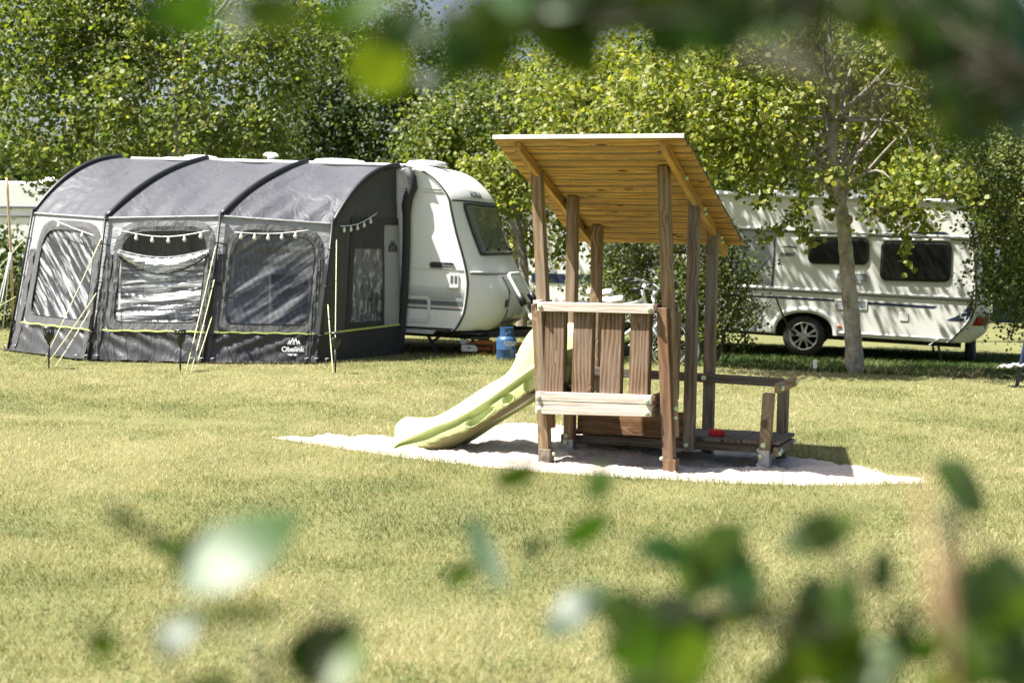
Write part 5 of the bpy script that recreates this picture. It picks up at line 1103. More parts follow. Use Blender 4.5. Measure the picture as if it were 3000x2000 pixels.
b = MB(); b.box((.02, -.03, .30), (3.2, 2.1, .62)); b.build('sill', 'darkplastic', mv, .03)
b = MB(); b.lathe((2.6, .1, .33), [(.1, .1), (.31, .1), (.33, .0), (.31, -.1), (.1, -.1)], 24, (0, 1, 0)); b.build('wheel', 'tyre', mv)
b = MB(); b.lathe((.7, .1, .33), [(.1, .1), (.31, .1), (.33, .0), (.31, -.1), (.1, -.1)], 24, (0, 1, 0)); b.build('wheel', 'tyre', mv)
lc = boxy('caravan', (-14.2, 32, 0), R(-5), [(0, .4), (-.05, 1.4), (.15, 2.3), (.5, 2.62), (4.2, 2.62), (4.75, 2.2), (4.95, 1.2), (4.9, .4)], 2.2, 'white', label='white caravan roof showing beyond the hedge left of the awning', cat='caravan')
b = MB(); b.lathe((3.9, .7, 2.62), [(.5, 0), (.5, .06), (.35, .12), (0, .14)], 18); b.build('roof_hatch', 'trim', lc)
for z0 in (2.05, 1.85): b = MB(); b.tube([(.2, -.01, z0), (4.7, -.01, z0)], .02, 6); b.build('side_moulding', 'greyblue', lc)
b = MB(); b.poly([(.8, -.012, 1.3), (2.0, -.012, 1.3), (2.0, -.012, 1.8), (.8, -.012, 1.8)]); b.build('window', 'wglass', lc)
b = MB(); b.lathe((2.4, .1, .3), [(.1, .1), (.3, .1), (.31, 0), (.3, -.1), (.1, -.1)], 20, (0, 1, 0)); b.build('wheel', 'tyre', lc)
hs = empty('house', (17.0, 58, -.6), R(-8), label='low brick house with terracotta tiled roof far behind the right hand trees', cat='house')
b = MB(); b.box((-7, 0, -.5), (7, 6, 2.2)); b.build('wall', 'brick', hs)
b = MB(); nr = 14
for k in range(nr): y0, y1 = -.5 + 3.5 * k / nr, -.5 + 3.5 * (k + 1) / nr; z0, z1 = 2.1 + 2.2 * k / nr, 2.1 + 2.2 * (k + 1) / nr; b.grid([[(x_, y0, z0 + .06 + .025 * math.sin(x_ * 21)) for x_ in np.linspace(-7.3, 7.3, 147)], [(x_, y1 + .05, z1 + .025 * math.sin(x_ * 21)) for x_ in np.linspace(-7.3, 7.3, 147)]])
b.poly([(-7.3, 3, 4.3), (7.3, 3, 4.3), (7.3, 6.5, 2.1), (-7.3, 6.5, 2.1)]); b.build('roof', 'tile', hs)
for x_ in (-4.5, -.5, 3.6):
    b = MB(); b.box((x_, -.03, .6), (x_ + 1.3, .05, 1.8)); wn = b.build('window', 'trim', hs); b = MB(); b.box((x_ + .1, -.045, .7), (x_ + 1.2, -.035, 1.7)); b.build('pane', 'wglass', wn)
b = MB(); b.lathe((0, 0, 0), [(.28, 0), (.30, .05), (.30, .85), (.32, .87), (.32, .93), (.25, .97), (0, .98)], 18); o = b.build('water_barrel', 'teal', None); p = at(2945, 955, 33); o.location = (p.x, 33, float(hz(p.x, 33))); tag(o, 'dark teal barrel on the lawn beyond the caravan rear', 'barrel')
b = MB(); b.box((.10, -.33, .30), (.2, -.29, .5)); b.build('barrel_label', 'navy', o)
p = at(2922, 760, 34); b = MB(); b.tube([(0, 0, 0), (0, 0, 1.95)], .06, 10); b.lathe((0, 0, 1.9), [(.06, 0), (.13, .05), (.13, .16), (.03, .22)], 14); o = b.build('lamp_post', 'wtube', None); o.location = (p.x, 34, float(hz(p.x, 34)) - .03); tag(o, 'short white lamp post on the far lawn behind the right bush', 'lamp post')
p = at(2383, 1092, 16.85); mk_ = empty('marker_peg', (2.33 + 1.33 - .02, 16.78, 0), label='small white topped wooden marker peg on the lawn edge by the tree', cat='peg'); mk_.location = (p.x, 16.78, 0)
b = MB(); b.box((-.018, -.018, -.05), (.018, .018, .10)); b.build('peg_stake', 'wood_post', mk_); b = MB(); b.box((-.019, -.019, .10), (.019, .019, .20)); b.build('peg_top', 'print', mk_, .004)
p = at(2985, 1130, 15.6); ps = empty('folded_stand', (p.x, 15.6, 0), label='dark blue metal stand with a grey cloth at the right edge of the lawn', cat='stand')
b = MB(); b.tube([(-.03, 0, -.02), (.0, 0, .22), (.06, 0, .60), (.10, 0, .9)], .022, 8); b.tube([(.12, .1, -.02), (.06, 0, .55)], .016, 8); b.build('stand_frame', 'navy', ps)
b = MB(); b.grid([[(-.22 + .36 * i / 10, -.05 + .14 * j / 5, .285 + .02 * math.sin(i * 1.9 + j) - .03 * abs(i - 6) / 6) for i in range(11)] for j in range(6)]); b.build('cloth', 'cloth', ps, solid=.01)
# ------------------------------------------------------------------ trees
LEAF6 = np.array([(0, 0), (.28, .46), (.66, .40), (1, 0), (.66, -.40), (.28, -.46)])
def leaf_cloud(pos, nrm, tip, size, fold=.12):             # -> (N,6,3)
    t = tip - nrm * np.sum(tip * nrm, 1, keepdims=True); t /= np.linalg.norm(t, axis=1, keepdims=True) + 1e-9
    w = np.cross(nrm, t); s = size[:, None]
    return np.stack([pos + (t * u + w * v - nrm * abs(v) * fold) * s for u, v in LEAF6], 1)
def unit(a): return a / (np.linalg.norm(a, axis=1, keepdims=True) + 1e-9)
def crown_mesh(name, blobs, n_sprays, per, size, m, base, spread=.06, length=.45, droop=.5, shell=.55, strands=()):
    starts, dirs = [], []; wts = np.array([bl[1][0] * bl[1][2] for bl in blobs]); cnt = (wts / wts.sum() * n_sprays).astype(int) + 1
    for (c, r), k in zip(blobs, cnt):
        d = unit(rng.normal(size=(k, 3))); rad = (shell ** 3 + (1 - shell ** 3) * rng.random(k)) ** (1 / 3.); lum = 1 + .22 * np.sin(d[:, 0] * 5 + c[0]) * np.cos(d[:, 2] * 6 + c[1])
        starts.append(np.array(c) + d * np.array(r) * (rad * lum)[:, None]); dirs.append(unit(d * .8 + rng.normal(size=(k, 3)) * .6 + np.array([0, 0, -droop])))
    S, D = np.concatenate(starts), np.concatenate(dirs); K = len(S)
    tt = rng.random((K, per)); ln = length * (.5 + rng.random((K, 1, 1)))
    pos = S[:, None] + D[:, None] * (tt[..., None] * ln) + np.array([0, 0, -1.]) * (tt[..., None] ** 2 * ln * .35) + rng.normal(size=(K, per, 3)) * spread
    pos = pos.reshape(-1, 3)
    if len(strands):
        ex = []
        for pl, n_, sp in strands:
            pl = np.array([tuple(p) for p in pl]); seg = np.linspace(0, len(pl) - 1.001, n_); i = seg.astype(int); f = (seg - i)[:, None]
            ex.append(pl[i] * (1 - f) + pl[i + 1] * f + rng.normal(size=(n_, 3)) * sp)
        pos = np.concatenate([pos] + ex)
    N = len(pos); nrm = unit(rng.normal(size=(N, 3)) + np.array([-.55, -.65, .65])); tip = unit(rng.normal(size=(N, 3)) * .8 + np.array([0, 0, -.9]))
    v = leaf_cloud(pos - np.array(base), nrm, tip, size * (.5 + .75 * rng.random(N)))
    return np_polys(name, v, 6, m)
def limb(b, pts, r0, r1, n=8, seg=4, jit=.0):
    p = [np.array(tuple(q)) for q in pts]; q = refine(p, seg); k = len(q)
    if jit: q = [a + rng.normal(size=3) * jit * min(1, i / 3) for i, a in enumerate(q)]
    b.tube([tuple(a) for a in q], [r0 + (r1 - r0) * (i / (k - 1)) ** .8 for i in range(k)], n)
def tree(name, label, base, trunk, limbs, blobs, n_sprays, per, size, leaf, bk_, cat='tree', group=None, knots=(), **kw):
    base = V3(base); e = empty(name, base, label=label, cat=cat, group=group); b = MB(); L_ = lambda p: tuple(V3(p) - base)
    pts, r0, r1 = trunk; p = [np.array(L_(q)) for q in pts]; q = refine(p, 6); k = len(q)
    rad = [(r0 + (r1 - r0) * (i / (k - 1))) * (1 + .18 * math.exp(-i / (k - 1) * 14)) * (1 + .05 * math.sin(i * 1.7)) for i in range(k)]
    b.tube([tuple(a) for a in q], rad, 14)
    for kp, kr in knots: b.ball(L_(kp), kr, 10, 0, (1, .8, 1.25))
    for pts, r0, r1 in limbs: limb(b, [L_(x) for x in pts], r0, r1, 8, 5)
    tops = q[int(k * .55):]
    for c, r in blobs:
        c = np.array(tuple(c)) - np.array(tuple(base)); a = tops[rng.integers(len(tops))]; mid = a * .45 + c * .55 + rng.normal(size=3) * .15 + np.array([0, 0, .12]); limb(b, [a, mid, c + rng.normal(size=3) * .1], .028, .007, 6, 4)
    for pl, n_, sp in kw.get('strands', ()): limb(b, [L_(x) for x in pl], .008, .003, 5, 3)
    b.build('trunk', bk_, e)
    me = crown_mesh('crown', blobs, n_sprays, per, size, leaf, base, **kw); o = bpy.data.objects.new('crown', me); col.objects.link(o); o.parent = e
    return e
def bl(x, y, d, rx, ry, rd=None):                          # photo (2352 px) ellipse at depth d -> world blob
    s = d / 3267.; c = atd(x, y, d); return (c, (rx * s, (rd if rd else .5 * (rx + ry) * s), ry * s))
def gz(x, y): return float(hz(x, y))
def foot(px, d): p = atd(px, 600, d); return V3((p.x, d, gz(p.x, d)))
# right tree in front of the cream caravan
d = 16.85; A = lambda x, y, dd=0.: atd(x, y, d + dd)
tb_ = V3((4.09, 16.85, gz(4.09, 16.85) - .03))
tree('pale_barked_tree', 'pale barked tree with forked trunk standing on the bank before the cream caravan', tb_,
     ([A(1966, 872), A(1961, 800), A(1956, 730), A(1950, 660), A(1945, 600), A(1940, 545), A(1936, 500), A(1926, 445), A(1918, 395), A(1910, 340), A(1918, 272)], .104, .058),
     [([A(1918, 285), A(1945, 250, -.1), A(1985, 213, -.2), A(2030, 165, -.3), A(2062, 118, -.3)], .05, .014), ([A(1916, 290), A(1903, 215), A(1897, 170), A(1888, 80)], .042, .014), ([A(1914, 320), A(1911, 220, .1), A(1908, 120, .2), A(1904, 0, .2)], .048, .02), ([A(1898, 172), A(1915, 140, -.1), A(1938, 105, -.2)], .02, .008),
      ([A(1928, 440), A(1975, 410, -.3), A(2030, 350, -.5), A(2060, 318, -.6)], .026, .010), ([A(1922, 420), A(1870, 385, -.2), A(1770, 390, -.4), A(1690, 385, -.4)], .024, .010), ([A(1905, 330), A(1870, 355, -.1), A(1830, 330, -.2), A(1780, 290, -.2)], .026, .012), ([A(1906, 200), A(1800, 140, -.2), A(1700, 150, -.3), A(1600, 200, -.3)], .024, .01), ([A(2010, 190, -.2), A(2080, 200, -.4), A(2150, 230, -.4)], .018, .008)],
     [bl(1480, 240, d - .3, 90, 80), bl(1590, 170, d - .2, 110, 80), bl(1690, 260, d - .5, 110, 80), bl(1600, 290, d - .4, 95, 55), bl(1790, 180, d - .2, 120, 90), bl(1740, 330, d - .5, 100, 50), bl(1840, 300, d + .9, 90, 90), bl(1560, 230, d + 1.6, 120, 80), bl(1700, 200, d + 2.2, 120, 80), bl(1840, 170, d + 2.6, 120, 80), bl(1980, 190, d + 2.2, 120, 80), bl(2100, 220, d + 1.8, 110, 80), bl(1900, 60, d + 1.8, 140, 80), bl(2040, 60, d + 2.6, 120, 80), bl(1650, 80, d + 1.6, 120, 70), bl(1350, 250, d + 2.2, 110, 70), bl(1450, 190, d + 2.8, 110, 70), bl(1280, 200, d + 3.0, 100, 70), bl(1500, 120, d + 3.2, 110, 70), bl(1985, 350, d + 1.3, 80, 60), bl(2110, 310, d + .9, 90, 80), bl(2130, 380, d - .5, 75, 50), bl(2070, 420, d - .7, 70, 36), bl(1870, 380, d - .6, 60, 26), bl(1980, 90, d + 1.0, 130, 70), bl(1770, 50, d, 140, 80), bl(2130, 140, d - .2, 110, 100), bl(1490, 340, d + .2, 60, 36)],
     1150, 30, .068, 'leaf_lime', 'bark_pale', spread=.07, length=.36, droop=.5,
     knots=[(A(1931, 498, -.07), .055), (A(1950, 505, -.03), .05), (A(1944, 690, -.07), .025), (A(1958, 618, -.06), .025), (A(1975, 800, -.02), .04)],
     strands=[([A(1851, 425, -.4), A(1823, 492, -.5), A(1790, 525, -.5), A(1739, 560, -.5)], 130, .035), ([A(1835, 470, -.5), A(1840, 505, -.5), A(1848, 540, -.5), A(1872, 560, -.5)], 110, .045), ([A(2020, 470, -.5), A(2050, 500, -.6), A(2075, 545, -.6), A(2080, 605, -.6)], 130, .05), ([A(2060, 470, -.5), A(2110, 500, -.5), A(2140, 520, -.5)], 130, .07), ([A(2040, 440, -.5), A(2080, 480, -.5), A(2100, 510, -.5)], 150, .08), ([A(1918, 455, -.3), A(1908, 480, -.3), A(1905, 505, -.3)], 30, .025), ([A(1770, 400, -.5), A(1760, 450, -.5), A(1735, 480, -.5)], 60, .04)])
# left tree behind the awning
d = 23.6; A = lambda x, y, dd=0.: atd(x, y, d + dd)
tree('spreading_tree', 'tall tree with light trunk fork rising behind the grey awning roof', foot(400, d),
     ([foot(400, d), A(404, 380), A(412, 320), A(422, 250), A(428, 190), A(431, 115)], .15, .10),
     [([A(431, 125), A(405, 85), A(365, 40), A(330, -20)], .06, .02), ([A(433, 120), A(465, 75), A(520, 5), A(560, -50)], .055, .02), ([A(431, 130), A(434, 60), A(440, -30)], .07, .03), ([A(412, 300), A(370, 270), A(320, 225)], .03, .01), ([A(405, 350), A(365, 325), A(340, 310)], .025, .01), ([A(428, 200), A(480, 170), A(540, 160)], .03, .01)],
     [bl(60, 40, d, 110, 70), bl(20, -30, d + .8, 110, 60), bl(170, -40, d + .6, 110, 60), bl(320, -30, d + .8, 110, 60), bl(120, 130, d + 1.2, 110, 70), bl(250, 140, d + 1.2, 100, 70), bl(40, 180, d - .4, 90, 75), bl(190, 60, d + .5, 100, 75), bl(170, 225, d - .5, 105, 70), bl(310, 60, d + .2, 95, 80), bl(330, 215, d - .6, 85, 65), bl(400, 20, d + .4, 100, 70), bl(500, 110, d - .4, 100, 70), bl(520, 235, d - .6, 95, 60), bl(620, 40, d + .2, 90, 80), bl(610, 180, d, 80, 70), bl(260, 320, d - .6, 80, 40), bl(560, 310, d - .4, 90, 40), bl(100, 330, d - .4, 90, 45), bl(430, 300, d + .5, 100, 50), bl(690, 60, d - .3, 80, 70)],
     1100, 34, .078, 'leaf_mid', 'bark_pale', spread=.085, length=.55)
# middle trees
d = 28.; A = lambda x, y, dd=0.: atd(x, y, d + dd)
tree('slender_tree', 'slender pale trunked tree between the two caravans with sky showing through', foot(1181, d),
     ([foot(1181, d), A(1183, 400), A(1180, 300), A(1180, 220), A(1178, 140), A(1176, 0)], .085, .05), [([A(1150, 330), A(1130, 290), A(1110, 270)], .02, .008)],
     [bl(1090, 270, d - .4, 110, 75), bl(1260, 180, d + .3, 90, 70), bl(1290, 300, d - .3, 100, 75), bl(1130, 150, d + .6, 80, 50), bl(1060, 370, d - .6, 110, 45), bl(1230, 390, d - .5, 110, 40), bl(1000, 300, d, 90, 70), bl(1380, 240, d, 90, 80)],
     560, 32, .082, 'leaf_mid', 'bark_pale', spread=.12, length=.5)
d = 30.
tree('dark_tree', 'dark dense tree behind the white caravan roof', foot(800, d), ([foot(800, d), atd(800, 400, d), atd(805, 250, d), atd(800, 60, d)], .16, .07), [],
     [bl(720, 120, d, 110, 90), bl(820, 200, d - .6, 120, 90), bl(700, 270, d - .5, 110, 70), bl(930, 130, d + .4, 120, 100), bl(900, 300, d - .5, 120, 80), bl(790, 330, d - .4, 120, 60), bl(1000, 190, d + .3, 100, 90), bl(830, 20, d, 140, 70), bl(640, 340, d - .3, 90, 60), bl(980, 380, d - .5, 100, 50)],
     900, 28, .088, 'leaf_dark', 'bark_dark', spread=.15, length=.5)
d = 22.4; A = lambda x, y, dd=0.: atd(x, y, d + dd)
tree('young_tree', 'young forked tree with yellow green leaves just beyond the caravan nose', foot(1200, d),
     ([foot(1200, d), A(1204, 640), A(1196, 560), A(1186, 500), A(1176, 430), A(1170, 380)], .085, .04), [([A(1192, 540), A(1225, 505), A(1262, 480), A(1290, 440)], .035, .012), ([A(1180, 460), A(1150, 400), A(1120, 350)], .025, .01)],
     [bl(1200, 410, d, 70, 40), bl(1290, 420, d + .2, 80, 50), bl(1340, 500, d + .3, 70, 50), bl(1130, 380, d, 60, 40), bl(1400, 400, d + .3, 80, 50), bl(1240, 550, d + .2, 40, 30), bl(1440, 310, d + .6, 80, 70)],
     240, 26, .075, 'leaf_lime', 'bark_pale', spread=.09, length=.35,
     strands=[([A(1215, 520), A(1225, 570), A(1240, 620)], 60, .07), ([A(1290, 500), A(1300, 560), A(1290, 610)], 60, .06)])
# right hand small leaved tree
d = 19.4; A = lambda x, y, dd=0.: atd(x, y, d + dd)
tree('small_leaved_tree', 'small leaved tree leaning in at the right edge beside the cream caravan', foot(2440, d),
     ([foot(2440, d), A(2435, 600), A(2420, 420), A(2400, 250)], .09, .04), [([A(2430, 560), A(2360, 520, -.3), A(2290, 480, -.4), A(2240, 470, -.4)], .025, .006), ([A(2432, 600), A(2370, 640, -.2), A(2300, 660, -.3), A(2250, 640, -.3)], .02, .005)],
     [bl(2290, 400, d, 75, 60), bl(2330, 500, d - .4, 70, 45), bl(2260, 460, d - .2, 45, 50), bl(2310, 590, d - .2, 60, 35), bl(2340, 660, d - .1, 60, 40), bl(2290, 640, d - .4, 40, 25), bl(2380, 340, d, 90, 90), bl(2370, 560, d, 60, 70), bl(2290, 300, d + .3, 70, 50), bl(2400, 700, d, 60, 40)],
     560, 26, .048, 'leaf_small', 'bark_dark', spread=.07, length=.32,
     strands=[([A(2300, 640, -.4), A(2265, 650, -.4), A(2236, 630, -.4)], 30, .03), ([A(2300, 520, -.4), A(2255, 545, -.4), A(2225, 560, -.4)], 40, .04), ([A(2345, 720, -.4), A(2320, 760, -.4), A(2315, 790, -.4)], 20, .03), ([A(2352, 700), A(2290, 720), A(2270, 735)], 26, .03)])
d = 26.
tree('light_tree', 'light leaved tree against the sky at the upper right corner', foot(2130, d), ([foot(2130, d), atd(2160, 300, d), atd(2280, 60, d), atd(2280, -60, d)], .12, .05), [],
     [bl(2330, 170, d, 80, 40), bl(2200, 60, d, 70, 70), bl(2350, 30, d, 70, 30), bl(2250, 250, d, 90, 60), bl(2180, 190, d, 70, 60), bl(2340, 270, d, 80, 50)], 230, 22, .085, 'leaf_mid', 'bark_dark', spread=.13, length=.5)
d = 22.6
tree('broad_tree', 'broad high crowned tree standing behind the cream caravan roof', V3((2.6, 24.3, -.2)), ([V3((2.6, 24.3, -.2)), V3((2.65, 24.2, 1.6)), V3((2.55, 24.0, 3.2)), V3((2.6, 23.6, 4.6))], .15, .07), [],
     [(V3((1.4, 21.9, 4.5)), (1.0, .8, .6)), (V3((2.7, 22.2, 4.1)), (1.0, .8, .55)), (V3((3.9, 21.9, 4.4)), (1.0, .8, .55)), (V3((.3, 22.0, 4.9)), (1.0, .8, .6)), (V3((2.1, 21.6, 5.4)), (1.1, .9, .6)), (V3((3.4, 21.6, 5.5)), (1.1, .9, .6)), (V3((4.9, 22.2, 5.0)), (.9, .8, .6)), (V3((.9, 23.0, 5.8)), (1., .9, .6)), (V3((4.6, 23.2, 4.1)), (.9, .8, .5)), (V3((1.9, 23.4, 3.6)), (.9, .8, .5)), (V3((3.5, 21.2, 4.5)), (.6, .4, .35)), (V3((5.4, 20.85, 5.0)), (.6, .4, .35)), (V3((2.5, 21.6, 4.2)), (.6, .4, .3)), (V3((5.2, 20.85, 3.8)), (.5, .3, .2))],
     560, 26, .072, 'leaf_lime', 'bark_dark', spread=.12, length=.45)
# bush behind the play tower
d = 18.9; A = lambda x, y, dd=0.: atd(x, y, d + dd)
bp = foot(1640, d)
tree('leafy_bush', 'loose small leaved bush between the play tower and the cream caravan', bp, ([bp, A(1630, 740), A(1610, 640), A(1590, 560)], .035, .012),
     [([bp, A(1680, 730), A(1730, 640), A(1770, 590)], .028, .006), ([bp, A(1600, 740), A(1540, 640), A(1500, 570)], .028, .006), ([bp, A(1660, 700), A(1680, 600), A(1690, 520)], .026, .006), ([bp, A(1700, 780), A(1740, 730), A(1770, 690)], .018, .005)],
     [bl(1450, 610, d + .7, 60, 55), bl(1520, 590, d + .4, 60, 55), bl(1600, 590, d, 70, 60), bl(1650, 565, d - .2, 42, 40), bl(1690, 625, d - .2, 42, 36), bl(1640, 670, d - .3, 65, 45), bl(1690, 700, d - .3, 50, 40), bl(1660, 760, d - .3, 50, 35), bl(1560, 680, d + .2, 60, 60), bl(1480, 690, d + .6, 60, 50), bl(1400, 650, d + 1.2, 60, 60), bl(1430, 560, d + 1., 60, 40), bl(1590, 760, d + .2, 50, 40)],
     640, 24, .042, 'leaf_small', 'bark_dark', cat='bush', spread=.055, length=.30, droop=.1, shell=.35,
     strands=[([A(1720, 640, -.3), A(1760, 620, -.3), A(1795, 600, -.3)], 36, .03), ([A(1700, 560), A(1740, 540), A(1760, 505)], 36, .03), ([A(1690, 730, -.3), A(1720, 770, -.3), A(1730, 790, -.3)], 26, .03)])
# hedge left of the awning and the far belt of trees
def belt(name, label, x0, x1, y0, z1, n, size, leaf, cat, depth=1.2, **kw):
    base = V3(((x0 + x1) / 2, y0, 0)); blobs = []
    k = max(3, int((x1 - x0) / 1.3))
    for i in range(k):
        for lv in range(max(1, int(z1 / 1.3))):
            blobs.append((V3((x0 + (x1 - x0) * (i + .5) / k + random.uniform(-.3, .3), y0 + random.uniform(-.3, .3), .6 + lv * 1.25 + random.uniform(-.2, .3))), (.95, depth, .85)))
    return tree(name, label, base, ([base, base + V3((0, 0, z1 * .5)), base + V3((.2, 0, z1 * .85))], .08, .03), [], blobs, n, 26, size, leaf, 'bark_dark', cat=cat, spread=.13, length=.4, **kw)
belt('hedge', 'dark tall hedge at the left edge behind the wooden tent pole', -11.5, -6.6, 23.3, 2.2, 420, .085, 'leaf_dark', 'hedge')
belt('hedge', 'long dark hedge behind the bicycles and the caravan nose', -6.4, 3.2, 33.0, 2.6, 620, .10, 'leaf_dark', 'hedge')
belt('hedge', 'green hedge beyond the lawn behind the cream caravan', 3.4, 15.5, 36.0, 2.6, 620, .10, 'leaf_mid', 'hedge')
far = [(-150, 330, 36, 3.0, 'leaf_mid'), (120, 350, 38, 3.4, 'leaf_dark'), (330, 330, 35, 3.0, 'leaf_mid'), (560, 320, 38, 3.3, 'leaf_dark'), (1120, 300, 40, 3.2, 'leaf_dark'), (1380, 230, 37, 3.4, 'leaf_mid'), (1600, 200, 34, 3.0, 'leaf_mid'), (1830, 190, 36, 3.3, 'leaf_dark'), (2080, 220, 34, 3.0, 'leaf_dark'), (2330, 330, 40, 2.8, 'leaf_dark')]
names = ['at the far left above the white caravan roof', 'behind the left end of the awning', 'behind the forked trunk of the awning tree', 'behind the middle of the awning roof', 'behind the white caravan nose', 'behind the left edge of the plank roof', 'behind the plank roof of the play tower', 'behind the left end of the cream caravan', 'behind the rear of the cream caravan', 'above the terracotta roof at the right']
for (px, py, dd, h_, lf), nm in zip(far, names):
    f_ = foot(px, dd); s_ = dd / 3267.; cz_ = atd(px, py, dd)
    blobs = [(V3((f_.x + random.uniform(-1.5, 1.5), dd + random.uniform(-1, 1), random.uniform(2.0, max(3.0, cz_.z + .5)))), (random.uniform(.8, 1.3), .9, random.uniform(.6, 1.0))) for _ in range(11)]
    tree('distant_tree', 'distant tree ' + nm, f_, ([f_, f_ + V3((.1, 0, 2)), f_ + V3((0, 0, max(3, cz_.z)))], .14, .05), [], blobs, 400, 26, .10, lf, 'bark_dark', group='trees of the far belt', spread=.17, length=.55)

# wood behind the viewer, mirrored in the caravan windows and the awning film
bb_ = [(V3((random.uniform(-24, 24), random.uniform(-19, -14), random.uniform(1.0, 8.5))), (2.0, 1.5, 1.6)) for _ in range(75)]
me = crown_mesh('woodland_edge', bb_, 1700, 14, .34, 'leaf_dark', (0, 0, 0), spread=.4, length=1.1); o = bpy.data.objects.new('woodland_edge', me); col.objects.link(o); tag(o, kind='stuff')
# ------------------------------------------------------------------ near shrubs the view looks through
NRM = dict(L=(-.45, -.55, .70), P=(-.17, -.70, .68), T=(.35, -.85, -.40), D=(.62, -.72, .30), M=(.12, -.82, .55), B=(.15, -.97, .05))
FWD, RGT, UPV = CAMROT @ V3((0, 0, -1)), CAMROT @ V3((1, 0, 0)), CAMROT @ V3((0, 1, 0))
OUTL = [(0, 0), (.10, .20), (.25, .40), (.45, .50), (.65, .44), (.83, .26), (1, 0)]
def near_leaf(b, p, n, ang, L_, W_, fold=.16, jit=.12):
    n = V3(NRM[n]) + V3((random.gauss(0, jit), random.gauss(0, jit), random.gauss(0, jit))); n.normalize()
    v = RGT * math.cos(R(ang)) + UPV * math.sin(R(ang)); den = FWD.dot(n); k = -v.dot(n) / (den if abs(den) > .25 else math.copysign(.25, den)); t = (v + FWD * max(-1.3, min(1.3, k))); t = (t - n * t.dot(n)); t.normalize()
    t *= 1 / max(.45, math.hypot(t.dot(RGT), t.dot(UPV))); w = n.cross(t).normalized(); w *= 1 / max(.45, math.hypot(w.dot(RGT), w.dot(UPV)))
    st = p - t * (L_ * .5); q = []; m = len(OUTL)
    mid = [st + t * (L_ * u) + n * (L_ * .10 * math.sin(math.pi * u)) for u, _ in OUTL]
    up = [mid[i] + w * (W_ * OUTL[i][1]) + n * (-fold * W_ * OUTL[i][1] * .6) for i in range(1, m - 1)]; dn = [mid[i] - w * (W_ * OUTL[i][1]) + n * (-fold * W_ * OUTL[i][1] * .6) for i in range(1, m - 1)]
    pts = mid + up + dn; f = []
    for i in range(m - 1):
        a = [i, i + 1]
        for off, fl in ((m, 0), (2 * m - 2, 1)):
            x = [i, i + 1] + ([off + i] if i + 1 <= m - 2 else []) + ([off + i - 1] if i >= 1 else [])
            f.append(x if not fl else x[::-1])
    b._add(pts, f, 0, None, True); return st
def shrub(label, base, stems, twigs, leaves, fill=()):
    base = V3(base); e = empty('near_shrub', base, label=label, cat='shrub'); L0 = lambda p: V3(p) - base
    lv = MB(); pts = []
    for pl, r0, r1 in stems:
        s_ = MB(); limb(s_, [L0(p) for p in pl], r0, r1, 8, 8); s_.build('stem', 'twig' if r0 > .003 else 'twig_green', e); pts += [tuple(a) for a in refine([np.array(tuple(L0(p))) for p in pl], 8)]
    for pl, r0, r1 in twigs:
        t_ = MB(); limb(t_, [L0(p) for p in pl], r0 * .32, r1 * .5, 6, 6); t_.build('twig', 'twig_green', e); pts += [tuple(a) for a in refine([np.array(tuple(L0(p))) for p in pl], 8)]
    pts = np.array(pts)
    allv = list(leaves)
    for x, y, d_, rx, ry, k, kinds, sz in fill:
        for _ in range(k):
            a, q = random.uniform(0, 6.28), math.sqrt(random.random()); L_ = random.uniform(.75, 1.25) * sz
            allv.append((x + rx * q * math.cos(a), y + ry * q * math.sin(a), d_ + random.uniform(-.12, .12), L_, L_ * random.uniform(.5, .7), random.uniform(-90, 60) if random.random() < .6 else random.uniform(90, 270), random.choice(kinds)))
    for x, y, d_, L_, W_, ang, kd in allv:
        d_ *= .92
        p = L0(atd(x, y, d_)); s = d_ / 3267.; st = near_leaf(lv, p, kd, ang, L_ * s, W_ * s)
        i = int(np.argmin(np.sum((pts - np.array(tuple(st))) ** 2, 1))); c = V3(pts[i]); lv.tube([c, (c + st) * .5 + V3((0, 0, .01)), st], [.0010, .0009, .0008], 5, 1)
    lv.build('leaves', ['leaf_near', 'twig_green'], e); return e
A = lambda x, y, d_: atd(x, y, d_ * .92)
sb = V3((.33, .80, 0))
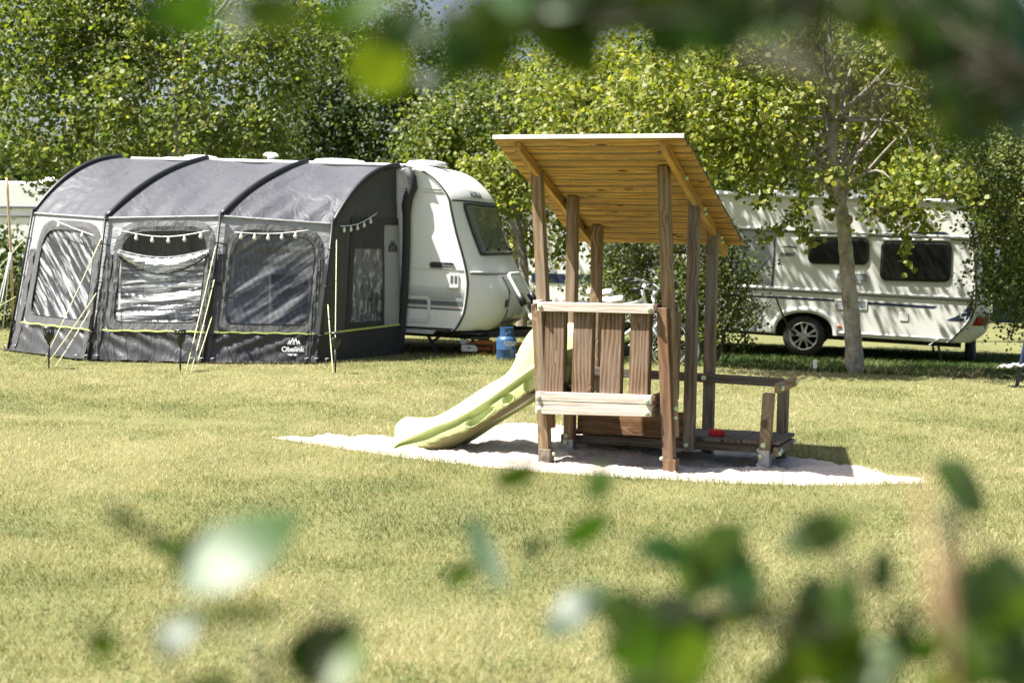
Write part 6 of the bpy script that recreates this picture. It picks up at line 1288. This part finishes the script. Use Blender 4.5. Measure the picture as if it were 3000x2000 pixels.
shrub('tall leafy shrub with a tan stem close to the viewer on the right side', sb,
      [([sb, sb * .6 + atd(2200, 1720, .60) * .4, atd(2190, 1640, .60), atd(2160, 1440, .60), atd(2128, 1230, .62), atd(2110, 1080, .66)], .0038, .0007),
       ([V3((.75, .62, 0)), V3((.66, .66, .9)), atd(2650, 500, .66), atd(2500, -150, .60), atd(2200, -330, .52), atd(1950, -200, .50), atd(1893, -60, .50), atd(1905, 90, .51), atd(1940, 260, .52), atd(2000, 480, .53), atd(2055, 760, .54)], .0022, .0005)],
      [([A(2150, 1400, .76), A(1950, 1440, .85), A(1700, 1420, .95), A(1450, 1400, 1.0), A(1330, 1420, 1.0)], .003, .0012), ([A(1700, 1420, .95), A(1600, 1330, 1.0), A(1640, 1270, 1.05), A(1380, 1210, 1.1), A(1200, 1090, 1.15)], .002, .001), ([A(2135, 1230, .84), A(2180, 1160, 1.0), A(2230, 1120, 1.2)], .0025, .001), ([A(2160, 1440, .74), A(2280, 1380, .8), A(2380, 1330, .85)], .003, .0012), ([A(1950, 1440, .85), A(1960, 1330, .9), A(1890, 1230, 1.0)], .002, .001),
       ([A(1960, 240, .9), A(1800, 80, .85), A(1600, 40, .85), A(1350, 60, .9), A(1100, 60, .9), A(880, 70, .9)], .004, .0014), ([A(1965, 260, .9), A(2120, 180, .9), A(2300, 180, .95), A(2420, 220, 1.)], .0035, .0012), ([A(1100, 60, .9), A(800, -30, .85), A(560, -10, .85), A(400, 20, .85)], .003, .001), ([A(2060, 300, .95), A(2120, 270, .95), A(2230, 250, .95)], .002, .001), ([A(1908, 60, .72), A(2100, -60, .75), A(2350, -40, .8)], .003, .0012)],
      [(1186, 1090, 1.1, 125, 60, 25, 'T'), (1376, 1108, 1.1, 90, 70, 60, 'M'), (1345, 1210, 1.05, 150, 75, 28, 'T'), (1226, 1256, 1.05, 80, 40, 20, 'D'), (1526, 1268, 1.0, 150, 75, -12, 'D'), (1650, 1262, 1.0, 185, 130, 38, 'D'), (1886, 1228, 1.0, 200, 90, 22, 'P'), (2024, 1306, .95, 110, 85, 62, 'D'), (2206, 1122, 1.25, 190, 105, -38, 'D'),
       (1701, 1338, .95, 150, 110, 70, 'M'), (1701, 1402, .95, 210, 70, 6, 'T'), (1571, 1403, .95, 80, 52, -30, 'P'), (1326, 1403, 1., 200, 75, 38, 'P'), (1436, 1420, .95, 170, 120, -30, 'D'), (1526, 1483, .9, 200, 140, -20, 'T'), (1496, 1545, .85, 200, 110, 20, 'D'), (1590, 1455, .9, 180, 120, 15, 'D'), (1936, 1388, .9, 170, 90, 70, 'M'), (1916, 1498, .85, 230, 150, 40, 'T'), (1986, 1545, .85, 220, 130, 20, 'L'), (2076, 1458, .8, 120, 80, 60, 'D'), (2276, 1338, .8, 230, 150, 30, 'D'), (2316, 1410, .8, 220, 120, 60, 'T'), (2216, 1383, .8, 120, 90, 80, 'D'), (1816, 1483, .9, 140, 40, 30, 'D'), (2280, 1470, .8, 220, 150, -40, 'M'), (2340, 1530, .8, 200, 140, 10, 'D'), (1860, 1360, .9, 130, 80, 20, 'D'), (1800, 1555, .85, 200, 110, 10, 'D'),
       (440, 28, .85, 160, 100, 30, 'T'), (560, 38, .85, 120, 62, 70, 'P'), (375, 40, .85, 120, 80, -20, 'D'), (625, 30, .85, 150, 110, 20, 'D'), (800, 32, .9, 200, 80, 20, 'T'), (880, 12, .88, 190, 70, 25, 'L'), (968, 80, .95, 90, 60, 10, 'P'), (875, 145, .92, 170, 130, 52, 'T'), (925, 70, .9, 130, 90, 40, 'B'), (990, 175, .95, 70, 50, 60, 'P'), (1306, 100, .95, 220, 130, -50, 'B'), (1300, 18, .9, 100, 60, 20, 'P'), (1806, 55, .9, 190, 72, 36, 'M'), (1170, 20, .9, 150, 70, 10, 'P')],
      [(1060, 80, .95, 90, 50, 8, 'DB', 150), (1240, 30, 1.05, 130, 35, 9, 'DB', 130), (1300, 80, 1.05, 60, 50, 6, 'D', 140), (1450, 15, 1.0, 110, 30, 8, 'DB', 130), (1560, 50, 1.05, 70, 45, 9, 'D', 140), (1640, 40, 1.1, 110, 45, 11, 'DB', 150), (1790, 10, 1.0, 110, 25, 7, 'DB', 130),
       (2080, 20, 1.1, 150, 40, 14, 'DB', 150), (2190, 60, 1.15, 130, 60, 20, 'D', 150), (2200, 150, 1.15, 100, 70, 20, 'D', 150), (2290, 190, 1.15, 80, 70, 16, 'DB', 160), (2250, 250, 1.2, 90, 50, 14, 'D', 150), (2320, 60, 1.05, 50, 60, 9, 'D', 150), (2110, 110, 1.15, 60, 50, 6, 'DB', 130),
       (1540, 1510, .85, 110, 60, 7, 'DT', 180), (2250, 1500, .9, 130, 80, 8, 'TM', 190), (1930, 1480, .95, 110, 80, 6, 'TM', 170), (1480, 1440, .95, 90, 60, 4, 'DT', 160), (1640, 1300, 1.0, 70, 60, 3, 'TM', 150), (2290, 1380, .9, 80, 60, 4, 'DT', 190),
       (1500, -80, .9, 500, 45, 26, 'DM', 170), (2050, -150, .85, 400, 60, 40, 'DM', 190), (1500, -220, .85, 600, 60, 40, 'DM', 190)])  # extra leaves mostly above the view, added to shade those below
sb2 = V3((-.30, .78, 0))
shrub('low leafy shrub close to the viewer at the lower left of the lawn', sb2,
      [([sb2, A(560, 1900, .82), A(600, 1720, .84), A(600, 1600, .86), A(560, 1450, .9), A(500, 1320, .95)], .0016, .0008), ([sb2 + V3((.03, 0, 0)), A(700, 1800, .80), A(720, 1600, .82), A(760, 1500, .84)], .0014, .0008), ([sb2 + V3((.25, .1, 0)), A(1250, 1950, .9), A(1150, 1700, 1.0), A(1120, 1450, 1.05), A(1100, 1280, 1.1)], .0014, .0007)],
      [([A(500, 1320, .95), A(400, 1260, .95), A(290, 1190, .9)], .0015, .0008), ([A(560, 1450, .9), A(420, 1470, .85), A(240, 1480, .8)], .0015, .0008)],
      [(285, 1195, .85, 90, 42, -25, 'D'), (385, 1252, .92, 110, 60, -32, 'T'), (480, 1245, .92, 150, 70, 35, 'B'), (560, 1268, .85, 300, 165, 34, 'P'), (470, 1262, .9, 170, 100, 40, 'B'), (550, 1408, .92, 240, 40, -6, 'D'), (410, 1458, .85, 120, 85, 55, 'P'), (235, 1480, .8, 100, 70, -50, 'D'), (750, 1495, .86, 210, 120, 48, 'B'), (700, 1480, .86, 160, 90, 60, 'T'), (800, 1525, .84, 140, 80, 55, 'P'), (1118, 1268, 1.1, 170, 60, -55, 'L'), (1058, 1312, 1.1, 100, 50, 30, 'T'), (480, 1575, .85, 120, 60, 10, 'D')])
SKY, SUN, EXPO = .062, 5.0, 1.60
# ------------------------------------------------------------------ light
w = bpy.data.worlds.new('World'); scene.world = w; w.use_nodes = True; n, l = w.node_tree.nodes, w.node_tree.links
sky = n.new('ShaderNodeTexSky'); sky.sky_type = 'NISHITA'; sky.sun_disc = False
SV = V3((-.55, -.10, 1.0)).normalized()
el = math.asin(SV.z); az = math.atan2(SV.x, SV.y)
sky.sun_elevation = el; sky.sun_rotation = az; sky.air_density = 1.0; sky.dust_density = 3.5; sky.ozone_density = 1.0
n['Background'].inputs['Strength'].default_value = SKY; l.new(sky.outputs[0], n['Background'].inputs['Color'])
ld = bpy.data.lights.new('sun', 'SUN'); ld.energy = SUN; ld.angle = R(.53); ld.color = (1, .965, .90)
so = bpy.data.objects.new('sun', ld); col.objects.link(so); so.rotation_euler = SV.to_track_quat('Z', 'Y').to_euler(); so.location = (-10, 0, 20)
vs = scene.view_settings; scene.display_settings.display_device = 'sRGB'; vs.view_transform = 'Standard'; vs.look = 'None'; vs.exposure = EXPO; vs.gamma = 1
scene.render.engine = 'CYCLES'; cy = scene.cycles; cy.max_bounces = 8; cy.transparent_max_bounces = 12; cy.diffuse_bounces = 2; cy.glossy_bounces = 3; cy.transmission_bounces = 4
cy.caustics_reflective = False; cy.caustics_refractive = False; cy.sample_clamp_indirect = 2; cy.use_adaptive_sampling = False; cy.use_denoising = True; cy.denoiser = 'OPENIMAGEDENOISE'; cy.denoising_input_passes = 'RGB_ALBEDO_NORMAL'; cy.denoising_prefilter = 'NONE'
scene.render.use_persistent_data = False
